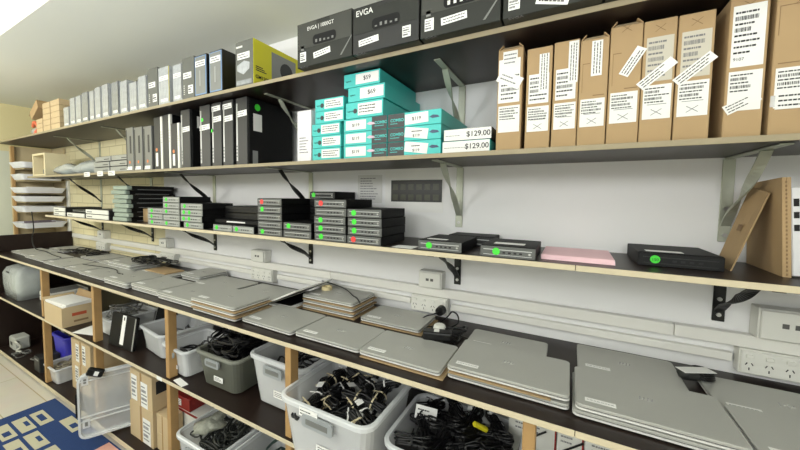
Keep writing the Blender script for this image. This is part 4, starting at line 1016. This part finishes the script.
# tub of adapters
tub('clear tub of loose black power adapters right of the big cable tub', -.275, .985, MT, .36, .30, .15, 0, seed=2, lab=False, latch=False)
GA = 'black power adapters in the right tub'
LA = 'black power adapter with coiled lead in the tub below the large laptops'
pa = None
for lay, (zz_, nx, ny) in enumerate(((.55, 2, 3), (.595, 3, 3), (.64, 4, 5))):
    for i in range(nx):
        for j in range(ny):
            x = -.275 + ((i+.5)/nx-.5)*(.19+.045*lay) + rd.uniform(-.01, .01); y = .985 + ((j+.5)/ny-.5)*(.15+.035*lay) + rd.uniform(-.01, .01)
            ro = (rd.uniform(-.5, .5), rd.uniform(-.4, .4), rd.uniform(0, PI)); z = zz_+rd.uniform(0, .015)+(.02*j/ny if lay == 2 else 0)
            if pa is None:
                pa = bundle(4, LA, GA, True, BLACK, 'power_adapter'); pa.location = (x, y, z); pa.rotation_euler = ro
            else: dup(pa, (x, y, z), ro)
t = thing('adapter_sign', 'white paper label on the adapters in the right tub', 'label', (-.383, 1.0, .695), 0, rot=(-.5, .1, .25)); MB().box(-.035, .035, -.001, 0, -.02, .02).build('card', LABEL, t)
barprint(t, -.028, .028, -.014, .014, -.001, 3, 2, barcode=False)
t = thing('yellow_plug', 'yellow plug among the black adapters in the right tub', 'plug', (-.215, 1.015, .695), 0, rot=(.2, .5, .6)); MB().box(-.025, .025, -.007, .007, 0, .014).build('body', YELLOWP, t, bevel=.003)
for k, (x, y) in enumerate(((-.263, 1.085), (-.197, 1.095))):
    t = thing('cable_tag', 'small white cable tag on the adapters, %s one in the right tub' % ['front', 'back'][k], 'tag', (x, y, .70), 0, rot=(.6, 0, .4)); MB().box(-.007, .007, -.0006, .0006, 0, .024).build('card', LABEL, t)
# smaller tubs on the under shelf, leftwards
tub('tall clear tub behind the wooden post, left of the big cable tub', -1.0, 1.10, MT, .30, .34, .215, 0, seed=3, r=.03)
tangle('cable_tangle', -1.11, -.89, .97, 1.22, MT+.02, MT+.18, 26, 'black cables inside the tall clear tub behind the post', seed=21)
tub('olive grey tub overfilled with black cables', -1.345, 1.055, MT, .275, .31, .165, .02, body=BINGREY, rim=mat('olive_rim', (132, 134, 124), .4), grp=None, seed=4, r=.035)
tangle('cable_tangle', -1.455, -1.235, .94, 1.17, MT+.02, MT+.235, 110, 'heap of black cables in the olive grey tub', seed=22, size=(.03, .09))
tub('small clear tub left of the olive grey tub, angled open', -1.635, 1.0, MT, .21, .23, .135, -.06, seed=5, r=.025)
tangle('cable_tangle', -1.70, -1.57, .95, 1.07, MT+.02, MT+.10, 16, 'few black cables in the small angled clear tub', seed=23)
tub('large pale clear tub behind the wooden post, tilted, second left of the olive tub', -1.93, 1.08, MT, .27, .30, .14, -.12, seed=6, r=.03, latch=False, lab=False)
tangle('cable_tangle', -2.0, -1.86, 1.0, 1.16, MT+.02, MT+.10, 16, 'dark cables in the large pale tub behind the post', seed=24)
# black tablet with white strip
t = thing('black_tablet', 'black upright panel with a white vertical strip on the under-shelf', 'device', (-2.315, .885, MT+.0005), 0, rot=(-.16, 0, .06))
MB().box(0, .245, 0, .02, 0, .185).build('panel', BLACKM, t, bevel=.004); MB().box(.235, .2455, -.001, .0, .006, .18).build('silver_edge', SILVER, t)
s = MB().box(.115, .15, -.0012, -.0002, .02, .182).build('white_strip', LABEL, t); MB().box(.128, .138, -.0018, -.0012, .155, .172).build('mark', INK, s)
tub('clear tub of parts behind the black upright panel', -2.47, 1.05, MT, .23, .26, .115, 0, seed=7, latch=False, lab=False, r=.02)
tangle('parts_tangle', -2.55, -2.39, .97, 1.14, MT+.02, MT+.17, 24, 'dark parts heaped in the clear tub behind the black panel', m=CABLEG, seed=25)
t = thing('black_laptop', 'black laptop leaning open behind the black upright panel', 'laptop', (-2.33, 1.14, MT+.021), 0, rot=(-.2, .1, 0))
MB().box(0, .19, 0, .02, 0, .24).build('panel', BLACKM, t, bevel=.003); MB().box(-.006, 0, 0, .02, 0, .24).build('silver_edge', SILVER, t)
t = thing('black_bag', 'black bag leaning against the pale tub under the worktop', 'bag', (-2.13, 1.28, MT+.0005)); blob(t, 'bag', BLACKM, 0, 0, .09, .09, .05, .12, 6, .1)
t = thing('desk_phone_cord', 'coiled grey cord at the left of the pale tub', 'cable', (-2.06, 1.0, MT+.0006))
b = MB(); 
for k in range(5): b.tube([(.02*math.cos(a), .03*math.sin(a), .006+.010*k) for a in [i*2*PI/14 for i in range(14)]], .0045, 6, closed=True)
b.build('coil', CABLEG, t, smooth=True)
# open carton of papers
t = thing('paper_carton', 'open brown carton holding white papers on the left under-shelf', 'box', (-3.12, .838, MT+.0005), 0, rot=(0, 0, .0))
w, d, h = .30, .17, .13
b = MB(); b.box(0, w, 0, .004, 0, h); b.box(0, w, d-.004, d, 0, h); b.box(0, .004, .0041, d-.0041, 0, h); b.box(w-.004, w, .0041, d-.0041, 0, h); b.box(.0041, w-.0041, .0041, d-.0041, 0, .004)
b.build('carton', CARDL, t)
MB().hexa([(-.03, 0, h+.02), (0, 0, h), (0, d, h), (-.03, d, h+.02), (-.03, 0, h+.023), (0, 0, h+.003), (0, d, h+.003), (-.03, d, h+.023)]).build('flap', CARDL, t)
MB().hexa([(0, d, h), (w, d, h), (w, d+.003, h), (0, d+.003, h), (0, d+.02, h+.05), (w, d+.02, h+.05), (w, d+.023, h+.05), (0, d+.023, h+.05)]).build('flap', CARD, t)
lettering('Reflex', .035, (w*.35, -.0006, h*.5), mat('red_print', (190, 80, 50), .6), t, bold=.0004) if False else None
pr = MB(); pr.box(w, w+.0006, d*.3, d*.75, h*.5, h*.66); pr.build('red_print', mat('red_print', (186, 84, 52), .7), t)
pr = MB(); pr.box(w, w+.0006, d*.35, d*.8, h*.18, h*.28); pr.build('dark_print', CARDD, t)
pp = MB()
for k in range(4): pp.box(.012+k*.002, w-.012, .012, d-.01, h-.03+k*.012, h-.03+k*.012+.011, M=Matrix.Translation((w/2, d/2, 0)) @ Matrix.Rotation(.03*k, 4, 'Z') @ Matrix.Translation((-w/2, -d/2, 0)))
pp.build('papers', LABEL, t)
tag(MB().box(-.09, .09, -.065, .065, 0, .0012, M=Matrix.Translation((-2.62, .93, MT+.0004)) @ Matrix.Rotation(.3, 4, 'Z')).build('loose_sheet', LABEL), 'loose white sheet on the under-shelf right of the paper carton', 'paper')
tag(MB().box(-.045, .045, -.012, .018, 0, .001, M=Matrix.Translation((-1.545, .862, MT+.0004)) @ Matrix.Rotation(-.15, 4, 'Z')).build('paper_label', LABEL), 'white paper label lying before the olive grey tub', 'paper')
MB().box(-1.70, -1.655, .8385, .8397, .512, .529).build('edge_label', LABEL, ms)['label'] = 'small white label on the shelf edge'
# left clear bag and white boxes
t = thing('bagged_tub', 'clear bagged tub at the far left of the under-shelf', 'bag', (-4.0, .97, MT+.0005))
L = [rr(.34, .18, .03, 5, 0), rr(.36, .2, .03, 5, .1), rr(.37, .2, .03, 5, .2), rr(.33, .16, .03, 5, .245), rr(.2, .05, .02, 5, .27)]
MB().loops(L).build('bag', BAGM, t, smooth=True); MB().box(-.12, .12, -.06, .06, .01, .17).build('contents', mat('pale_contents', (186, 194, 186), .5, var=.25, scale=20), t, bevel=.02)
MB().box(-.06, .0, -.1, -.098, .21, .222).build('dark_label', BLACK, t)
for k in range(2):
    t = thing('white_tray', 'white flat tray, %s one beside the clear bag at far left' % ['lower', 'upper'][k], 'tray', (-3.74, .98, MT+.0005+k*.04)); MB().box(0, .2, 0, .25, 0, .036).build('tray', WHITEP, t, bevel=.004)
    MB().box(.02, .18, .02, .23, .0362, .037).build('liner', MGREY, t)

# ------------------------------------------------------------------ base level
Zb = BT + .0004
t = thing('power_unit', 'pale grey power unit with a cord on the far left floor board', 'device', (-4.22, .90, Zb)); MB().box(0, .14, 0, .1, 0, .11).build('body', mat('pale_grey', (176, 178, 172), .5), t, bevel=.01); MB().box(.04, .09, -.001, 0, .04, .07).build('vent', DGREY, t)
MB().tube(smooth_pts([(.16, .02, .08), (.20, -.005, .10), (.22, .02, .05), (.19, .0, .02), (.23, .02, .012)]), .009, 6).build('cord', mat('pale_cord', (190, 190, 180), .5), t, smooth=True)
tangle('cable_tangle', -4.0, -3.65, .86, 0.97, Zb, Zb+.02, 6, 'grey cables lying at the far left of the base board', m=CABLEG, seed=31, size=(.03, .06), r=.004)
t = thing('grey_box', 'small dark grey box on the base board before the left post', 'box', (-3.52, .875, Zb)); MB().box(0, .11, 0, .12, 0, .115).build('body', DGREY, t, bevel=.004); MB().box(.02, .09, -.0008, 0, .09, .1).build('trim', SILVER, t)
t = thing('black_bag', 'black leaning case behind the far left post on the base board', 'bag', (-3.74, 1.12, Zb), 0, rot=(0, 0, 0)); MB().box(0, .12, 0, .2, 0, .3).build('case', BLACKM, t, bevel=.015); MB().box(.04, .08, -.002, 0, .2, .27).build('brown_tab', CARDD, t)
tub('blue plastic bin on the base board behind the left post', -3.42, 1.10, BT, .26, .22, .25, 0, body=BLUEB, rim=BLUEB, grp=None, seed=8, latch=False, lab=False, name='blue_bin', cat='bin', r=.03)
t = thing('black_case', 'black case lying on the blue bin', 'case', (-3.53, 1.02, BT+.253)); MB().box(0, .24, 0, .16, 0, .045).build('case', BLACKM, t, bevel=.008); MB().box(.08, .14, -.004, 0, .015, .03).build('handle', MGREY, t)
tub('small clear tub of parts on the base board right of the left post', -3.185, .955, BT, .21, .17, .115, 0, seed=9, latch=False, lab=False, r=.02)
tangle('parts_tangle', -3.26, -3.11, .90, 1.01, BT+.02, BT+.115, 22, 'mixed dark and pale parts in the small clear tub', m=mat('mixed_parts', (140, 132, 112), .5, var=.7, scale=70), seed=32, r=.006, size=(.02, .05))
def lab_carton(label, x0, x1, yf, d, z0, z1, labs, m=CARDL, text=None):
    t = thing('brown_carton', label, 'box', (x0, yf, z0+.0004), 0, 'brown cartons on the base board'); w, h = x1-x0, z1-z0-.0008
    MB().box(0, w, 0, d, 0, h).build('carton', m, t, bevel=.0015)
    MB().box(w*.46, w*.54, -.0005, 0, 0, h).build('tape', TAPE, t)
    for k, (a, b_, c, e) in enumerate(labs): sticker(t, w*a, w*b_, h*c, h*e, -.0005, prt=1, rows=5, seed=k, barcode=True, pm=GREYINK)
    return t
lab_carton('lower brown carton left of the standing clear lid', -2.99, -2.70, .93, .22, BT, .235, [(.2, .38, .3, .9)])
lab_carton('upper brown carton left of the standing clear lid', -2.985, -2.69, .93, .22, .2352, .40, [(.25, .42, .1, .85), (.6, .76, .1, .9)])
lab_carton('brown carton behind the standing clear lid', -2.60, -2.38, 1.10, .2, BT, .36, [(.2, .5, .5, .8)])
lab_carton('large lower brown carton with a white label left of the post', -2.115, -1.875, .90, .27, BT, .245, [(.58, .9, .02, .72)])
t = lab_carton('upper brown carton with two white labels left of the post', -2.10, -1.875, .90, .26, .2452, .435, [(.05, .32, .1, .85), (.5, .8, .02, .75)])
MB().box(.2251, .2257, .02, .2, .09, .16).build('dark_print', INK, t)
lab_carton('small lower brown carton directly behind the post', -1.868, -1.755, .915, .075, BT, .14, [])
lab_carton('small upper brown carton directly behind the post', -1.868, -1.755, .915, .075, .1402, .243, [])
# standing clear lid
t = thing('tub_lid', 'large clear tub lid standing on edge on the floor before the cartons', 'lid', (-2.275, .725, BT+.0145), 0, rot=(0, 0, math.atan2(.907, .42)))
LW, LH = .30, .36
Mv = Matrix(((1,0,0,LW/2),(0,0,-1,0),(0,1,0,LH/2),(0,0,0,1)))
MB().loops([rr(LW, LH, .04, 5, z) for z in (0, .004)], M=Mv).build('panel', mat('clear_lid', (240, 244, 245), .2, alpha=.3), t)
o_, i_ = [rr(LW, LH, .04, 5, z) for z in (-.012, .016)], [rr(LW-.02, LH-.02, .034, 5, z) for z in (.016, -.012)]
MB().loops(o_ + i_ + [o_[0]], cap0=False, cap1=False, M=Mv).build('rim', CLEARR, t)
for z in (-.085, -.06, .14): MB().box(-LW*.47, LW*.47, z, z+.005, .004, .012, M=Mv).build('rib', CLEARR, t)
for z in (-.12, .12): 
    q = MB().box(-LW*.44, -LW*.34, z, z+.045, .004, .010, M=Mv).build('clip_mount', CLEARR, t); MB().box(-LW*.41, -LW*.37, z+.01, z+.035, .010, .0105, M=Mv).build('slot', MGREY, q)
MB().box(-LW*.51-.006, -LW*.5, -.05, .08, -.004, .01, M=Mv).build('black_latch', BLACK, t)
t = thing('black_clip', 'black adapter hooked over the top of the standing clear lid', 'adapter', (-2.225, .80, .425), 0, rot=(.0, .4, 1.0))
MB().box(-.045, .03, -.03, .0, -.02, .02).build('body', BLACK, t, bevel=.006); MB().box(-.01, .01, -.0312, -.0302, -.012, .012).build('label', LABEL, t)
# red frame boxes behind post
t = thing('red_box', 'dark red box with a white label right of the wooden post', 'box', (-1.855, 1.0, .2464)); MB().box(0, .145, 0, .2, 0, .068).build('carton', REDB, t, bevel=.002); sticker(t, .02, .07, .015, .05, 0, prt=1, seed=2, rows=3)
t = thing('white_carton', 'white box with red edges under the dark red box', 'box', (-1.855, 1.0, Zb)); MB().box(0, .23, 0, .25, 0, .2).build('carton', WHITEP, t, bevel=.002); MB().box(0, .012, -.001, 0, 0, .2).build('red_edge', REDB, t); MB().box(.012, .23, -.001, 0, .188, .2).build('red_edge', REDB, t)
tub('clear tub of bagged cables low on the base board, right of the post', -1.44, .985, BT, .31, .25, .225, 0, seed=10)
tangle('cable_tangle', -1.545, -1.325, .90, 1.075, BT+.03, BT+.24, 60, 'dark cables in the low clear tub right of the post', m=mat('dark_cable', (52, 54, 50), .4, var=.5, scale=50), seed=33, r=.004, size=(.03, .08))
t = thing('cable_bag', 'clear bag of pale parts on the cables in the low tub', 'bag', (-1.49, .98, BT+.205)); blob(t, 'bag', mat('pale_bag', (186, 188, 172), .25, alpha=.7, var=.5, scale=40, bump=.8), 0, 0, .03, .055, .07, .03, 8, .5)
tub('clear tub low on the base board, below the big cable tub', -1.06, 1.02, BT, .36, .28, .235, 0, seed=11)
tangle('cable_tangle', -1.19, -.94, .92, 1.12, BT+.03, BT+.2, 40, 'green and dark cables in the tub below the big cable tub', m=mat('green_cable', (66, 84, 78), .4, var=.5, scale=50), seed=34, r=.004, size=(.03, .08))
# white framed boxes right of the right post
for k, x in enumerate((-.142, -.006, .064, .185)):
    t = thing('framed_box', 'white box with dark red edges under the worktop, %s of four' % ['leftmost', 'second from left', 'third from left', 'rightmost'][k], 'box', (x, 1.10, MT+.0005), 0, 'white boxes with red edges on the under-shelf')
    wf = (.134, .068, .119, .116)[k]
    MB().box(0, wf, 0, .15, 0, .24).build('carton', WHITEP, t, bevel=.002)
    b = MB(); b.box(wf-.004, wf, -.001, 0, 0, .24); b.box(0, wf-.004, -.001, 0, .236, .24); b.build('red_edge', REDB, t)
    barprint(t, wf*.15, wf*.7, .15, .225, 0, k, 5, barcode=False, m=GREYINK)
    s = MB().box(.03, .10, -.006, -.002, .062, .066, M=Matrix.Translation((wf*.6, 0, .15)) @ Matrix.Rotation(-.7, 4, 'Y') @ Matrix.Translation((-.065, 0, -.064))).build('black_lead', BLACK, t)
tub('grey clear tub in front of the white red-edged boxes', .12, .975, MT, .26, .19, .10, 0, seed=12, r=.03, latch=False, lab=False)
tangle('cable_tangle', .04, .20, .91, 1.04, MT+.015, MT+.09, 16, 'black cables in the grey clear tub at right', seed=36)

# ------------------------------------------------------------------ rug
def rug():
    b = MB(); b.box(-3.0, -.6, -1.1, .838, .0003, .006, 0)
    z0, z1 = .0058, .0068
    def q(pts, m): b.prism(pts, z0, z1 if m != 3 else z1+.0003, m)
    def frame(pts, m, s, m2):
        q(pts, m); cx = sum(p[0] for p in pts)/4; cy = sum(p[1] for p in pts)/4
        b.prism([(cx+(x-cx)*s[0]+s[2], cy+(y-cy)*s[1]+s[3]) for x, y in pts], z0, z1+.0004, m2)
    for ix in range(0, 8):
        for iy in range(-1, 12):
            x = -2.905 + ix*.235; y = .75 - iy*.078 + (.07 if ix % 2 else 0)
            if iy < 0: continue
            if (ix + iy) % 7 == 5: continue
            w_, h_ = .195, .062
            pts = [(x, y-h_), (x+w_, y-h_), (x+w_, y), (x, y)]
            s = [(.5, .45, 0, 0), (.35, .3, .0, .012), (.3, .5, .03, 0)][(ix*2+iy) % 3]
            if (ix, iy) in ((3, 0), (3, 1), (1, 1), (2, 0)): continue
            frame(pts, 1, s, 0)
    b.prism([(-2.2, .72), (-2.02, .72), (-2.02, .83), (-2.2, .83)], z0, z1, 2)
    o = b.build('rug', [RUGB, RUGC, RUGK])
    tag(o, 'blue rug with rows of cream squares on the floor before the shelves', 'rug')
rug()

# ------------------------------------------------------------------ lights and camera
def area(name, loc, rot, sx, sy, power, col=(1, 1, 1)):
    l = bpy.data.lights.new(name, 'AREA'); l.shape = 'RECTANGLE'; l.size = sx; l.size_y = sy; l.energy = power; l.color = col
    o = bpy.data.objects.new(name, l); COL.objects.link(o); o.location = loc; o.rotation_euler = rot
    return o
def lamp(loc, power, col, r=.16):
    l = bpy.data.lights.new('pendant_lamp', 'POINT'); l.energy = power; l.color = col; l.shadow_soft_size = r
    o = bpy.data.objects.new('pendant_lamp', l); COL.objects.link(o); o.location = loc
lamp((-3.5, -.5, 1.9), 30, (1, .985, .92))
lamp((-1.6, -1.0, 1.98), 19, (.975, .985, 1))
lamp((.6, -1.2, 1.98), 17, (.965, .98, 1))
lamp((-.6, -2.3, 2.0), 22, (.97, .985, 1))
area('ceiling_fill', (-3.2, -.3, 1.55), (PI, 0, 0), 1.8, .3, 5, (1, .985, .95))  # both upward fills are added to brighten the ceiling, no fixtures there
area('ceiling_fill', (-.7, -.45, 1.55), (PI, 0, 0), 2.6, .3, 24, (.97, .985, 1))
w = bpy.data.worlds.new('World'); SC.world = w; w.use_nodes = True
w.node_tree.nodes['Background'].inputs[0].default_value = (1, .99, .97, 1); w.node_tree.nodes['Background'].inputs[1].default_value = .4

cam = bpy.data.cameras.new('camera'); co = bpy.data.objects.new('camera', cam); COL.objects.link(co)
cam.sensor_width = 36; cam.lens = 15.0866; cam.shift_x = .025; cam.shift_y = -.01; cam.clip_start = .02
R = Vector((0.87012612, 0.49267828, 0.01219207)); U = Vector((-0.03965819, 0.04533932, 0.99818414)); Fw = Vector((-0.49123086, 0.86902961, -0.05898966))
co.matrix_world = Matrix(((R.x, U.x, -Fw.x, 0), (R.y, U.y, -Fw.y, 0), (R.z, U.z, -Fw.z, 1.40), (0, 0, 0, 1)))
SC.camera = co
SC.view_settings.view_transform = 'Standard'; SC.view_settings.look = 'None'; SC.view_settings.gamma = 1
SC.view_settings.use_curve_mapping = False; SC.view_settings.exposure = 0.75
